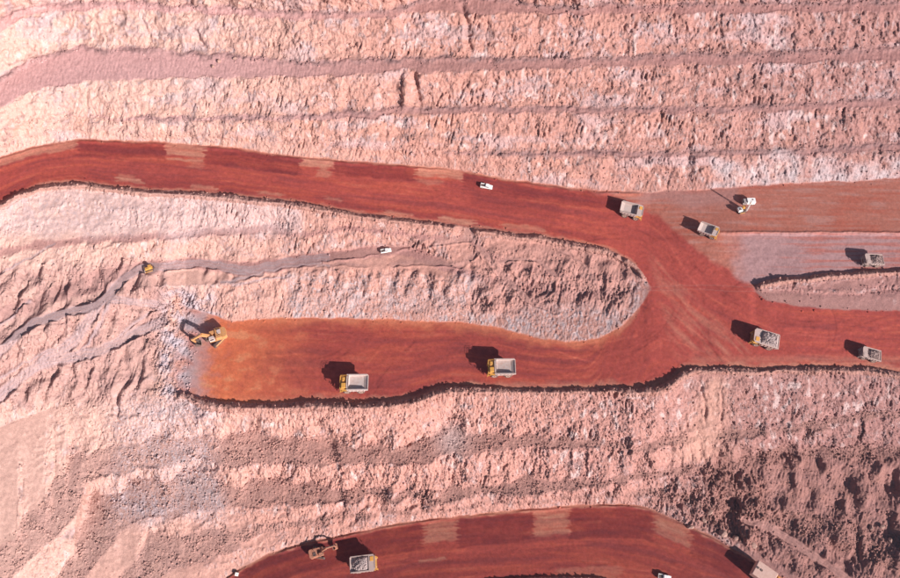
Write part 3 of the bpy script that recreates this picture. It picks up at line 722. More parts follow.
def thing(name, label, cat, group=None):
    o = bpy.data.objects.new(name, None); scene.collection.objects.link(o); o.empty_display_size = .5
    o['label'] = label; o['category'] = cat
    if group: o['group'] = group
    return o
def copy_tree(o, parent=None):
    c = o.copy(); scene.collection.objects.link(c); c.parent = parent
    for ch in [x for x in bpy.data.objects if x.parent == o]: copy_tree(ch, c)
    return c
from mathutils import Matrix, Vector
def heading(u, v, du, dv):
    a = ground_at(u - du * .5, v - dv * .5); b = ground_at(u + du * .5, v + dv * .5)
    return math.atan2(b[1] - a[1], b[0] - a[0])
def place(o, u, v, du, dv, r=3.5, lift=0.0, flat=False):
    """stand o on the ground that shows at photograph point (u, v), facing along (du, dv)"""
    c, n = ground_plane(u, v, r)
    if flat: n = np.array([0, 0, 1.0])
    n = Vector(n); h = heading(u, v, du, dv)
    x = Vector((math.cos(h), math.sin(h), 0)); x = (x - n * x.dot(n)).normalized(); y = n.cross(x)
    m = Matrix((x, y, n)).transposed().to_4x4(); m.translation = Vector(c) + n * lift
    o.matrix_world = m
    return m

# ------------------------------------------------------------------ haul trucks
def wheel(parent, x, y, r, w, side, name='wheel'):
    prof = [(r * .55, -w/2), (r * .9, -w/2), (r, -w * .34), (r, w * .34), (r * .9, w/2), (r * .55, w/2)]
    t = MB().lathe_y(prof, x, y, r, 20)
    for k in range(14):                                   # tread lugs
        a = 2 * math.pi * k / 14
        t.bar((x + r * .985 * math.cos(a), y - w * .42, r + r * .985 * math.sin(a)), (x + r * .985 * math.cos(a + .1), y + w * .42, r + r * .985 * math.sin(a + .1)), .16, .09)
    o = t.build(name, M_TYRE, parent)
    s = MB().lathe_y([(.05, side * w * .30), (r * .3, side * w * .36), (r * .34, side * w * .50), (r * .54, side * w * .52), (r * .56, side * w * .44)][::side], x, y, r, 16)
    s.build('rim', M_RIM, o)
    return o
def haul_truck(label, canopy, dz, M_front, M_tray, load=None, group='haul trucks at work in the pit', seed=0):
    t = thing('haul_truck', label, 'dump truck', group)
    rnd = random.Random(seed)
    f = MB()
    for y in (-.75, .75): f.box(-4.3, 4.4, y - .18, y + .18, 1.35, 1.95)
    f.box(-2.9, -1.9, -1.7, 1.7, 1.05, 1.6); f.box(2.4, 3.2, -1.9, 1.9, 1.1, 1.5); f.box(-4.4, -4.1, -.9, .9, 1.2, 2.0); f.box(-.6, .2, -.7, .7, 1.4, 1.8)
    f.build('chassis', M_DARK, t)
    for s in (-1, 1):
        wheel(t, 2.75, s * 2.25, 1.33, .92, s)
        wheel(t, -2.4, s * 1.42, 1.36, .88, s); wheel(t, -2.4, s * 2.40, 1.36, .88, s)
    # front end: radiator, bonnet, deck, bumper
    e = MB(); e.prism([(2.75, 1.5), (4.75, 1.5), (4.9, 2.75 + dz), (2.75, 2.95 + dz)], -1.15, 1.15); e.build('bonnet', M_front, t)
    g = MB().box(4.84, 4.96, -.95, .95, 1.55, 2.65); g.build('grille', M_DARK, t)
    d = MB().plate([(2.35, -2.75), (4.75, -2.75), (5.05, -2.3), (5.05, 2.3), (4.75, 2.75), (2.35, 2.75)], 2.96 + dz, 3.12 + dz); dk = d.build('deck', M_front, t)
    for s in (-1, 1):
        fd = MB().prism([(1.5, 2.1), (2.0, 2.85), (4.3, 2.85), (4.75, 2.0), (4.5, 2.0), (4.1, 2.65), (2.1, 2.65), (1.7, 2.0)], s * 2.75 - .02, s * 1.6); fd.build('fender', M_front, t)
        MB().box(4.9, 5.06, s * 1.6 - .3, s * 1.6 + .3, 1.75, 2.05).build('headlight', M_LAMP, t)
        ld = MB()
        for k in range(6): ld.box(4.95 + .06 * (5 - k), 5.2 + .06 * (5 - k), s * 2.2 - .3, s * 2.2 + .3, .8 + .38 * k, .85 + .38 * k)
        ld.bar((5.42, s * 2.2 - .32, .7), (5.0, s * 2.2 - .32, 2.95), .06); ld.bar((5.42, s * 2.2 + .32, .7), (5.0, s * 2.2 + .32, 2.95), .06)
        ld.build('ladder', M_front, t)
        mr = MB(); mr.bar((4.7, s * 2.6, 3.1), (4.9, s * 2.95, 3.9), .05); mr.box(4.84, 4.94, s * 2.98 - .15, s * 2.98 + .15, 3.6, 4.1); mr.build('mirror', M_DARK, t)
    MB().box(4.7, 5.1, -2.3, 2.3, 1.05, 1.5).build('bumper', M_front, t)
    rl = MB()
    for z in (3.55 + dz, 4.0 + dz):
        rl.bar((4.95, -2.3, z), (4.95, .2, z), .05); rl.bar((2.5, -2.7, z), (4.7, -2.7, z), .05); rl.bar((4.7, -2.7, z), (4.95, -2.3, z), .05)
    for x, y in ((4.95, -2.3), (4.95, -1.1), (4.95, .2), (4.7, -2.7), (3.6, -2.7), (2.5, -2.7)): rl.bar((x, y, 3.1 + dz), (x, y, 4.02 + dz), .05)
    rl.build('handrail', M_front, dk)
    c = MB().box(2.75, 4.35, .45, 2.35, 3.12 + dz, 4.75 + .4 * dz, .12, .1); c.build('cab', M_front, t)
    cb = [x for x in t.children if x.name.startswith('cab')]
    cabo = bpy.data.objects[[o.name for o in bpy.data.objects if o.parent == t and o.name.startswith('cab')][0]]
    MB().box(4.27, 4.36, .62, 2.18, 3.62, 4.32).build('windscreen', M_GLASS, cabo)
    MB().box(3.0, 4.1, 2.28, 2.34, 3.62, 4.32).build('side_window', M_GLASS, cabo)
    MB().box(2.9, 4.2, -2.1, -.7, 3.12 + dz, 3.75 + dz * .7, .08, .08).build('air_filter_box', M_front, t)
    ex = MB().cyl((2.55, -1.0, 2.6), (2.55, -1.0, 3.9), .14, 8); ex.build('exhaust', M_DARK, t)
    MB().cyl((-.9, 1.15, 1.7), (.9, 1.15, 1.7), .55, 12).build('fuel_tank', M_front, t)
    MB().cyl((-.9, -1.15, 1.7), (.7, -1.15, 1.7), .5, 12).build('hydraulic_tank', M_front, t)
    # tray
    W = 2.85
    fr = 2.35                                             # where the headboard stands
    b = MB()
    b.prism([(-5.35, 3.45), (-5.3, 3.65), (-3.6, 3.05), (1.65, 2.95), (fr, 4.35), (fr + .22, 4.35), (1.85, 2.78), (-3.6, 2.80)], -W, W)
    body = b.build('tray', M_tray, t)
    for s in (-1, 1):
        MB().prism([(-5.35, 3.5), (-3.6, 2.78), (1.85, 2.76), (fr + .15, 4.4), (-4.95, 4.15)], s * W, s * (W + .16)).build('side_wall', M_tray, body)
        MB().prism([(-4.95, 4.0), (fr + .2, 4.36), (fr + .2, 4.6), (-4.95, 4.22)], s * (W - .12), s * (W + .30)).build('top_rail', M_tray, body)
        for k in range(5):
            x = -4.0 + 1.35 * k
            MB().bar((x, s * (W + .24), 2.85), (x + .12, s * (W + .24), 4.15), .22, .18).build('rib', M_tray, body)
    cn = MB(); x1 = fr + canopy
    cn.plate([(fr - .1, -W - .28), (x1 - .7, -W - .28), (x1, -W + .7), (x1, W - .7), (x1 - .7, W + .28), (fr - .1, W + .28)], 4.42, 4.60)
    cn.bar((x1 - .1, -W + .6, 4.65), (x1 - .1, W - .6, 4.65), .22, .2)
    cn.build('canopy', M_tray, body)
    tc_ = MB().bar((-5.2, -W, 3.6), (-5.2, W, 3.6), .25, .2); tc_.build('tail_edge', M_tray, body)
    for s in (-1, 1):
        MB().cyl((.6, s * .55, 1.5), (-.4, s * .55, 2.3), .16, 8).build('hoist_cylinder', M_DARK, t)
    return t
def rock_load(label, truck, mat, seed, back=.0, lift=.0):
    """heap of broken rock lying in a truck's tray"""
    nx, ny = 46, 30
    r_ = np.random.RandomState(seed)
    xs = np.linspace(-4.7, 2.28, nx); ys = np.linspace(-2.84, 2.84, ny)
    gx_, gy_ = np.meshgrid(xs, ys, indexing='ij')
    rx = (gx_ + 1.0 + back) / 4.3; ry = gy_ / 3.3
    z = 3.80 + lift + 1.60 * np.clip(1 - rx ** 2 * .9 - ry ** 2 * .75, -.35, 1) + .30 * fbm(gx_ / 1.1, gy_ / 1.1, 3, seed) + .14 * r_.normal(0, 1, gx_.shape)
    edge_ = np.minimum(np.minimum((gx_ + 4.7) / .8, (2.28 - gx_) / .6), (2.84 - np.abs(gy_)) / .5)
    z = np.minimum(z, 3.55 + lift + np.clip(edge_, 0, 1.5) * 1.2)
    floor_ = np.interp(gx_, [-5.3, -3.6, 1.75, 2.3], [3.66, 3.06, 2.96, 4.2])
    z = np.maximum(z, floor_ + .04)
    verts = np.stack([gx_ + .05 * r_.normal(0, 1, gx_.shape) * (edge_ > .3), gy_ + .05 * r_.normal(0, 1, gx_.shape) * (edge_ > .3), z], -1).reshape(-1, 3)
    k = np.arange(nx * ny).reshape(nx, ny)
    fs = np.stack([k[:-1, :-1], k[1:, :-1], k[1:, 1:], k[:-1, 1:]], -1).reshape(-1, 4).tolist()
    m = MB(); m.add(verts, fs)
    # skirt and underside so that the heap is solid
    per = list(k[:, 0]) + list(k[-1, 1:]) + list(k[-2::-1, -1]) + list(k[0, -2:0:-1])
    base = len(m.v)
    for i in per:
        x, y, zz = m.v[i]; m.v.append((x, y, float(np.interp(x, [-5.3, -3.6, 1.75, 2.3], [3.66, 3.06, 2.96, 4.2])) + .03))
    n = len(per)
    m.f += [(per[i], per[(i + 1) % n], base + (i + 1) % n, base + i) for i in range(n)] + [tuple(base + i for i in range(n))]
    o = m.build('rock_load', mat)
    o['label'] = label; o['category'] = 'rock load'; o['group'] = 'rock loads in the trucks'
    o.matrix_world = truck.matrix_world.copy()
    return o

TR = [  # (u, v of the ground under its middle, facing du, dv, scale, canopy, front, tray, label)
    (355, 386.5, -10, .3, 1.08, .2, M_YEL, M_BODY, 'empty pale tray haul truck with yellow front, nearest the big orange excavator', None),
    (501, 371, -10, .2, 1.06, .2, M_YEL, M_BODY, 'empty pale tray haul truck with yellow front, alone mid road below the rock island', None),
    (629, 214, 10, 3.0, .96, 2.5, M_YEL, M_BODY, 'empty haul truck rounding the upper road bend, nearer the rock island', None),
    (707, 233, 10, 3.6, .82, 2.5, M_YEL, M_BODY, 'smaller empty white haul truck rolling past the drill rig', None),
    (762, 342, -10, -2.8, 1.00, 2.7, M_YEL, M_BODY, 'haul truck heaped with pale grey rock at the road junction', ('pale grey rock heaped in the truck at the junction', M_ORE, 0, .40)),
    (870, 263, -10, -.4, .78, 2.4, M_BODY2, M_BODY2, 'loaded grey haul truck alone on the grey ledge', ('low brown rock load in the truck on the grey ledge', M_ORED, .8, -.35)),
    (867, 356, -10, -2.4, .76, 2.4, M_BODY2, M_BODY2, 'loaded grey haul truck at the right end of the middle road', ('brown rock load in the truck at the middle road right end', M_ORED, .6, -.3)),
    (364, 565, 10, -1.0, 1.0, 2.5, M_YEL, M_BODY2, 'haul truck being loaded with grey rock on the lower road', ('grey rock slumped in the truck beside the lower excavator', M_ORE, -1.2, -.25)),
]
for i, (u, v, du, dv, s, cn, mf, mt, lab, ld) in enumerate(TR):
    if mt is M_BODY: k_ = (.98, .90, .80, 1.0, .86)[i % 5]; mt = paint('worn_tray_%d' % i, (.56 * k_, .47 * k_, .44 * k_), .6, (.5, .65, .55, .6, .8)[i % 5], 0, 1.1 + .3 * i)
    t = haul_truck(lab, cn, .95 if cn < 1 else 0, mf, mt, seed=i)
    m = place(t, u, v, du * 2.5, dv * 2.5, 4.0)
    t.matrix_world = m @ Matrix.Diagonal((s, s, s * 1.06, 1))
    if ld: rock_load(ld[0], t, ld[1], 40 + i, ld[2], ld[3])

# ------------------------------------------------------------------ water truck at the lower right
t = thing('water_truck', 'pinkish steel tank water truck cut off by the bottom edge', 'water truck')
f = MB()
for y in (-.75, .75): f.box(-4.6, 4.4, y - .18, y + .18, 1.35, 1.95)
f.box(-2.9, -1.9, -1.7, 1.7, 1.05, 1.6); f.box(2.4, 3.2, -1.9, 1.9, 1.1, 1.5); f.build('chassis', M_DARK, t)
for s in (-1, 1):
    wheel(t, 2.75, s * 2.25, 1.33, .92, s); wheel(t, -2.4, s * 1.42, 1.36, .88, s); wheel(t, -2.4, s * 2.40, 1.36, .88, s)
e = MB(); e.prism([(3.0, 1.5), (4.75, 1.5), (4.9, 2.75), (3.0, 2.95)], -1.15, 1.15); e.build('bonnet', M_YEL, t)
MB().plate([(2.45, -2.75), (4.75, -2.75), (5.05, -2.3), (5.05, 2.3), (4.75, 2.75), (2.45, 2.75)], 2.96, 3.12).build('deck', M_YEL, t)
cab_ = MB().box(2.75, 4.35, .45, 2.35, 3.12, 4.55, .12, .1).build('cab', M_YEL, t)
MB().box(4.27, 4.36, .62, 2.18, 3.62, 4.32).build('windscreen', M_GLASS, cab_)
MB().box(4.7, 5.1, -2.3, 2.3, 1.05, 1.5).build('bumper', M_YEL, t)
tk = MB().prism([(-5.3, 2.3), (2.2, 2.1), (2.3, 4.7), (2.05, 5.05), (-5.0, 5.05), (-5.3, 4.8)], -2.7, 2.7).build('tank', M_TANK, t)
for x in (-4.4, -3.0):
    MB().cyl((x, .25, 5.02), (x, .25, 5.22), .42, 14).build('hatch', M_DARK, tk)
for s in (-1, 1):
    MB().box(-5.2, 2.2, s * 2.68 - .06, s * 2.68 + .06, 5.05, 5.15).build('top_rail', M_TANK, tk)
    MB().cyl((-5.5, s * 1.8, 1.5), (-5.3, s * 1.8, 1.5), .22, 10).build('spray_nozzle', M_DARK, t)
m = place(t, 763, 578, 10, 7.5, 3.5)
t.matrix_world = m @ Matrix.Scale(1.12, 4)

# ------------------------------------------------------------------ excavators
def excavator(label, M_col, swing, reach, s_cab=1, name='excavator', group=None, lift_=0.0):
    """digger facing +x; swing turns the tracks under the house; reach: boom, stick and bucket joints in x, z"""
    t = thing(name, label, 'excavator', group)
    c, sn = math.cos(swing), math.sin(swing)
    def rot(m):
        m.v = [(x * c - y * sn, x * sn + y * c, z) for x, y, z in m.v]; return m
    for s in (-1, 1):
        prof = [(-3.1, .55), (-2.7, .1), (2.7, .1), (3.1, .55), (3.1, .95), (2.7, 1.4), (-2.7, 1.4), (-3.1, .95)]
        tr_ = rot(MB().prism(prof, s * 2.0 - .4, s * 2.0 + .4)).build('track', M_DARK, t)
        sh_ = MB()
        for k in range(12): sh_.box(-2.6 + .45 * k, -2.36 + .45 * k, s * 2.0 - .42, s * 2.0 + .42, 1.38, 1.46)
        rot(sh_).build('track_shoes', M_DARK, tr_)
        rot(MB().box(-2.3, 2.3, s * 2.0 + s * .38 - .06, s * 2.0 + s * .38 + .06, .45, 1.05)).build('track_frame', M_col, tr_)
    rot(MB().box(-1.4, 1.4, -1.7, 1.7, .7, 1.5)).build('undercarriage', M_DARK, t)
    MB().cyl((0, 0, 1.45), (0, 0, 1.8), 1.25, 18).build('slew_ring', M_DARK, t)
    h = MB().plate([(-3.0, -1.9), (2.1, -1.9), (2.1, 1.9), (-3.0, 1.9)], 1.8, 2.15).build('platform', M_col, t)
    MB().plate([(-3.9, -1.35), (-3.45, -1.9), (-2.5, -1.95), (-2.5, 1.95), (-3.45, 1.9), (-3.9, 1.35)], 1.7, 3.35).build('counterweight', M_col, t)
    en = MB().box(-2.48, -.3, -1.8, 1.8, 2.15, 3.35, .06, .1).build('engine_housing', M_col, t)
    MB().box(-2.2, -1.0, -1.3, .2, 3.36, 3.55).build('engine_grille', M_BODY if M_col is M_ORG else M_DARK, en)
    MB().cyl((-1.6, .9, 3.3), (-1.6, .9, 4.1), .12, 8).build('exhaust', M_DARK, en)
    MB().box(-.25, 1.6, -1.8 * s_cab - .05, -.75 * s_cab, 2.15, 2.95).build('side_tank', M_col, t)
    cb_ = MB().box(.2, 2.0, min(.75 * s_cab, 1.85 * s_cab), max(.75 * s_cab, 1.85 * s_cab), 2.15, 4.0, .12, .06).build('cab', M_BODY if M_col is M_ORG else M_col, t)
    MB().box(1.86, 1.99, min(.85 * s_cab, 1.75 * s_cab), max(.85 * s_cab, 1.75 * s_cab), 2.8, 3.7).build('windscreen', M_GLASS, cb_)
    MB().box(.45, 1.7, 1.80 * s_cab - .04, 1.80 * s_cab + .06, 2.9, 3.7).build('side_window', M_GLASS, cb_)
    (bx, bz), (kx, kz), (sx, sz), (qx, qz) = reach
    bo = MB(); bo.bar((bx, 0, bz), (kx, 0, kz), .75, .75, .75, 1.1); bo.bar((kx - .15, 0, kz + .05), (sx, 0, sz), .72, 1.0, .6, .6); bo.build('boom', M_col, t)
    dx_, dz_ = qx - sx, qz - sz
    MB().bar((sx - .22 * dx_, 0, sz - .22 * dz_), (qx, 0, qz), .62, .55, .48, .45).build('stick', M_col, t)
    bk = MB()
    out = [(qx - .2, qz + .35), (qx + .55, qz + .1), (qx + .65, qz - .9), (qx + .1, qz - 1.55), (qx - .75, qz - 1.65), (qx - 1.35, qz - 1.2)]
    for a, b_ in zip(out[:-1], out[1:]): bk.prism([a, b_, (b_[0] - .08, b_[1] + .08), (a[0] - .08, a[1] + .08)], -1.05, 1.05)
    for y in (-1.05, 1.05): bk.prism(out, y - .05, y + .05)
    bko = bk.build('bucket', M_col if M_col is not M_ORG else M_DARK, t)
    for k in range(5):
        y = -.9 + .45 * k
        MB().bar((qx - 1.3, y, qz - 1.2), (qx - 1.62, y, qz - .95), .16, .12, .08, .06).build('tooth', M_RIM, bko)
    for y in (-.55, .55):
        MB().cyl((bx + .5, y, bz - .5), ((kx + bx) / 2 + .5, y, (kz + bz) / 2 - .3), .16, 8).build('boom_cylinder', M_DARK, t)
    MB().cyl((kx, 0, kz + .7), (sx - .2 * dx_, 0, sz - .2 * dz_ + .1), .15, 8).build('stick_cylinder', M_DARK, t)
    MB().cyl((sx + .1, 0, sz + .3), (qx + .55, 0, qz + .35), .12, 8).build('bucket_cylinder', M_DARK, t)
    rl = MB()
    for y in (-1.75, 1.75):
        rl.bar((-2.4, y, 3.95), (-.4, y, 3.95), .05)
        for x in (-2.4, -1.4, -.4): rl.bar((x, y, 3.3), (x, y, 3.97), .05)
    rl.build('handrail', M_col, en)
    return t
t = excavator('big orange excavator with pale cab digging at the grey face', M_ORG, R(35), ((.9, 2.3), (3.9, 5.6), (7.2, 4.2), (6.6, 1.9)))
m = place(t, 217, 338, -17, 5.5, 3.5); t.matrix_world = m @ Matrix.Scale(1.22, 4)
t = excavator('dark red excavator reaching for the truck on the lower road', paint('machine_red_brown', (.42, .17, .10), .6, .5), R(-25), ((.9, 2.3), (4.2, 5.2), (7.4, 4.6), (7.9, 2.8)), -1)
m = place(t, 319, 553, 17, -6.0, 3.5); t.matrix_world = m @ Matrix.Scale(.92, 4)

# ------------------------------------------------------------------ bulldozer on the ledge track
t = thing('bulldozer', 'small yellow bulldozer on the narrow ledge track', 'bulldozer')
for s in (-1, 1):
    tr_ = MB().prism([(-1.9, .35), (-1.6, .05), (1.5, .05), (1.9, .4), (1.7, .85), (-1.0, 1.3), (-1.5, 1.15)], s * 1.1 - .3, s * 1.1 + .3).build('track', M_DARK, t)
    MB().box(-1.2, 1.3, s * 1.41 - .03, s * 1.41 + .03, .35, .75).build('track_frame', M_YEL, tr_)
    MB().bar((-.2, s * 1.5, .6), (2.3, s * 1.5, .55), .16, .25).build('push_arm', M_YEL, t)
MB().box(-1.5, .4, -.8, .8, .6, 1.5).build('hull', M_YEL, t)
en = MB().box(.1, 1.9, -.65, .65, .75, 1.75, .06, .06).build('bonnet', M_YEL, t)
MB().box(1.9, 1.96, -.55, .55, .85, 1.65).build('grille', M_DARK, en)
cb_ = MB().box(-1.2, .1, -.8, .8, 1.5, 2.7, .1, .08).build('cab', M_YEL, t)
MB().box(.02, .1, -.65, .65, 1.85, 2.5).build('windscreen', M_GLASS, cb_)
MB().box(-1.35, .25, -.9, .9, 2.71, 2.8).build('roof', M_YEL, cb_)
MB().prism([(2.25, .1), (2.42, .1), (2.3, .6), (2.4, 1.25), (2.24, 1.25), (2.14, .6)], -1.75, 1.75).build('blade', M_RIM, t)
rp = MB().box(-2.3, -1.5, -.6, .6, .7, 1.0); rp.bar((-2.2, 0, 1.3), (-2.4, 0, .15), .18, .22); rp.build('ripper', M_DARK, t)
MB().cyl((.9, .35, 1.75), (.9, .35, 2.3), .08, 8).build('exhaust', M_DARK, en)
m = place(t, 150, 269, -10, 3, 2.0, .02); t.matrix_world = m @ Matrix.Scale(.86, 4)

# ------------------------------------------------------------------ white utes and the service truck
def ute(label, u, v, du, dv, s=1.0, lift=0.0):
    t = thing('pickup_truck', label, 'pickup', 'white light vehicles')
    MB().prism([(-2.55, .5), (2.3, .5), (2.5, .65), (2.5, 1.0), (1.25, 1.12), (-2.55, 1.12)], -.9, .9).build('body', M_WHITE, t)
    c = MB().box(-.65, 1.15, -.85, .85, 1.12, 1.78, .28, .1).build('cabin', M_WHITE, t)
    MB().add([(1.13, -.76, 1.16), (1.13, .76, 1.16), (.9, .68, 1.72), (.9, -.68, 1.72)], [(0, 1, 2, 3)]).build('windscreen', M_GLASS, c)
    for s_ in (-1, 1):
        MB().add([(-.5, s_ * .855, 1.2), (1.0, s_ * .855, 1.2), (.75, s_ * .795, 1.66), (-.35, s_ * .795, 1.66)], [(0, 1, 2, 3)]).build('side_window', M_GLASS, c)
        MB().box(2.44, 2.53, s_ * .68 - .16, s_ * .68 + .16, .72, .92).build('headlight', M_LAMP, t)
        for x in (-1.6, 1.5):
            w = MB().lathe_y([(.2, -.12), (.37, -.12), (.38, 0), (.37, .12), (.2, .12)], x, s_ * .84, .38, 14).build('wheel', M_TYRE, t)
            MB().cyl((x, s_ * .95, .38), (x, s_ * .98, .38), .21, 10).build('rim', M_RIM, w)
    MB().box(-2.45, -.75, -.72, .72, 1.12, 1.135).build('load_bed', M_DARK, t)
    for s_ in (-1, 1): MB().box(-2.55, -.7, s_ * .84 - .06, s_ * .84 + .06, 1.12, 1.4).build('side_panel', M_WHITE, t)
    MB().box(-2.56, -2.46, -.78, .78, 1.12, 1.4).build('tailgate', M_WHITE, t)
    m = place(t, u, v, du, dv, 2.0, lift); t.matrix_world = m @ Matrix.Scale(s, 4)
    return t
ute('white pickup driving on the long upper haul road', 486, 187, 12, 2.2, 1.05)
ute('white pickup parked on the ledge track among rubble', 386, 251, 12, -2, .88, .03)
ute('white pickup cut off by the bottom edge of the lower road', 664, 577.5, 10, 2.0, 1.0)
t = thing('service_truck', 'white box service truck parked behind the drill rig', 'service truck')
MB().box(-2.5, 2.6, -.85, .85, .55, .85).build('chassis', M_DARK, t)
bxo = MB().box(-2.6, .9, -1.15, 1.15, .86, 2.55).build('box_body', M_WHITE, t)
MB().box(-2.64, -2.6, -1.0, 1.0, .95, 2.45).build('rear_door', M_WHITE, bxo)
c = MB().prism([(1.0, .7), (2.65, .7), (2.7, 1.35), (2.35, 2.1), (1.0, 2.2)], -1.0, 1.0).build('cab', paint('cab_grey', (.35, .33, .33)), t)
MB().add([(2.69, -.85, 1.4), (2.69, .85, 1.4), (2.38, .8, 2.06), (2.38, -.8, 2.06)], [(0, 1, 2, 3)]).build('windscreen', M_GLASS, c)
for s_ in (-1, 1):
    MB().box(1.4, 2.3, s_ * 1.0 - .02, s_ * 1.0 + .02, 1.45, 1.95).build('side_window', M_GLASS, c)
    for x in (-1.6, 1.8):
        w = MB().lathe_y([(.22, -.14), (.43, -.14), (.45, 0), (.43, .14), (.22, .14)], x, s_ * .88, .45, 14).build('wheel', M_TYRE, t)
        MB().cyl((x, s_ * 1.0, .45), (x, s_ * 1.04, .45), .24, 10).build('rim', M_RIM, w)
m = place(t, 747, 203, -12, .6, 2.0); t.matrix_world = m

# ------------------------------------------------------------------ drill rig
t = thing('drill_rig', 'tracked drill rig with raised mast on the orange bench', 'drill rig')
for s in (-1, 1):
    tr_ = MB().prism([(-1.8, .4), (-1.5, .05), (1.5, .05), (1.8, .4), (1.5, .85), (-1.5, .85)], s * 1.1 - .25, s * 1.1 + .25).build('track', M_DARK, t)
    MB().box(-1.2, 1.2, s * 1.36 - .03, s * 1.36 + .03, .3, .6).build('track_frame', M_YEL, tr_)
MB().box(-2.0, 1.6, -1.0, 1.0, .86, 1.2).build('platform', M_DARK, t)
hs = MB().box(-2.2, -.2, -.95, .6, 1.2, 2.3, .05, .05).build('engine_housing', M_WHITE, t)
MB().box(-1.8, -.8, -.6, .2, 2.31, 2.42).build('engine_grille', M_DARK, hs)
c = MB().box(.3, 1.5, .1, 1.15, 1.2, 2.75, .08, .06).build('cab', M_YEL, t)
MB().box(1.42, 1.5, .22, 1.03, 1.8, 2.5).build('windscreen', M_GLASS, c)
ma = MB(); zt = 8.6
for x, y in ((1.9, -.75), (2.35, -.75), (1.9, -.3), (2.35, -.3)): ma.bar((x, y, .25), (x, y, zt), .09)
for k in range(12):
    z = .4 + k * .68
    for (xa, ya), (xb, yb) in (((1.9, -.75), (2.35, -.75)), ((2.35, -.75), (2.35, -.3)), ((2.35, -.3), (1.9, -.3)), ((1.9, -.3), (1.9, -.75))):
        ma.bar((xa, ya, z), (xb, yb, z + .68 if k < 11 else z), .05)
mast = ma.build('mast', M_WHITE, t)
MB().box(1.85, 2.4, -.82, -.22, zt, zt + .2).build('mast_head', M_DARK, mast)
MB().cyl((2.12, -.52, .1), (2.12, -.52, 7.6), .09, 8).build('drill_rod', M_DARK, mast)
MB().box(1.95, 2.3, -.72, -.32, 5.6, 6.4).build('rotary_head', M_YEL, mast)
MB().cyl((.6, -.55, 1.2), (1.85, -.52, 3.6), .1, 8).build('mast_strut', M_DARK, t)
MB().box(-1.9, -.4, .65, 1.2, 1.2, 2.0).build('dust_collector', M_WHITE, t)
for x in (-1.9, 1.4):
    for s in (-1, 1): MB().cyl((x, s * .7, .05), (x, s * .7, 1.0), .1, 8).build('levelling_jack', M_DARK, t)
m = place(t, 741, 211, 12, -2.5, 2.0); t.matrix_world = m @ Matrix.Scale(.98, 4)

# ------------------------------------------------------------------ small white tank beside the lower road
t = thing('water_tank', 'small white box tank on the left verge of the lower road', 'tank')
MB().box(-.55, .55, -.55, .55, .16, 1.25, .06, .06).build('tank', M_WHITE, t)
MB().cyl((0, 0, 1.25), (0, 0, 1.33), .16, 10).build('lid', M_DARK, t)
MB().box(-.6, .6, -.6, .6, .02, .15).build('pallet', M_DARK, t)
cg = MB()
for x in (-.58, .58):
    for y in (-.58, 0, .58): cg.bar((x, y, .15), (x, y, 1.25), .04)
for z in (.45, .8, 1.2):
    for s in (-1, 1): cg.bar((-.58, s * .6, z), (.58, s * .6, z), .04); cg.bar((s * .6, -.58, z), (s * .6, .58, z), .04)
cg.build('cage', M_RIM, t)
m = place(t, 236.5, 573.5, 10, 2, 1.0); t.matrix_world = m @ Matrix.Scale(1.15, 4)
# ------------------------------------------------------------------ loose stone
PHI = (1 + 5 ** .5) / 2
ICO = np.array([(-1,PHI,0),(1,PHI,0),(-1,-PHI,0),(1,-PHI,0),(0,-1,PHI),(0,1,PHI),(0,-1,-PHI),(0,1,-PHI),(PHI,0,-1),(PHI,0,1),(-PHI,0,-1),(-PHI,0,1)], float) / math.hypot(1, PHI)
ICF = np.array([(0,11,5),(0,5,1),(0,1,7),(0,7,10),(0,10,11),(1,5,9),(5,11,4),(11,10,2),(10,7,6),(7,1,8),(3,9,4),(3,4,2),(3,2,6),(3,6,8),(3,8,9),(4,9,5),(2,4,11),(6,2,10),(8,6,7),(9,8,1)])
rs = np.random.RandomState(77)
dens = np.zeros(H.shape)
dens += ledgem * (.45 + 1.3 * toe_rub) * .8
dens += (hum_br * .22 + hum_br2 * .7)
for n_, w_, a_ in (('A_t', 5, .8), ('B_t', 5, .9), ('C_t', 4, .7), ('D_t', 4, .6), ('L1_t', 6, .8), ('L2_t', 6, .8), ('P_t', 4, .5), ('I1_t', 4, .4)):
    dens += a_ * np.exp(-((V - CVs[Kx[n_]][None, :] - 1) / w_) ** 2) * (.3 + toe_rub)
dens += .10 * face + .25 * hum_left + .25 * hum_isl
dens += .5 * bm + 1.6 * dig
dens *= (1 - sst(road, .2, .5) * (1 - .6 * zone(158, 200, 294, 392, 6))) * (1 - .8 * track) * (1 - .9 * fan) * (1 - pad)
dens *= ((U > -6) & (U < 906) & (V > -6) & (V < 584))
edge_r = np.zeros(H.shape)
for n_ in ('R1_t', 'R2_t', 'R3_t', 'R2_b', 'R1_b'):
    edge_r = np.maximum(edge_r, np.exp(-((V - CVs[Kx[n_]][None, :]) / 3.0) ** 2))
dens += .16 * edge_r * (1 - bump1(U, 646, 760, 3) * bump1(V, 270, 305, 3)) * (1 - pad) * ((U > -6) & (U < 906) & (V > -6) & (V < 584))
pr = (dens / dens.sum()).ravel()
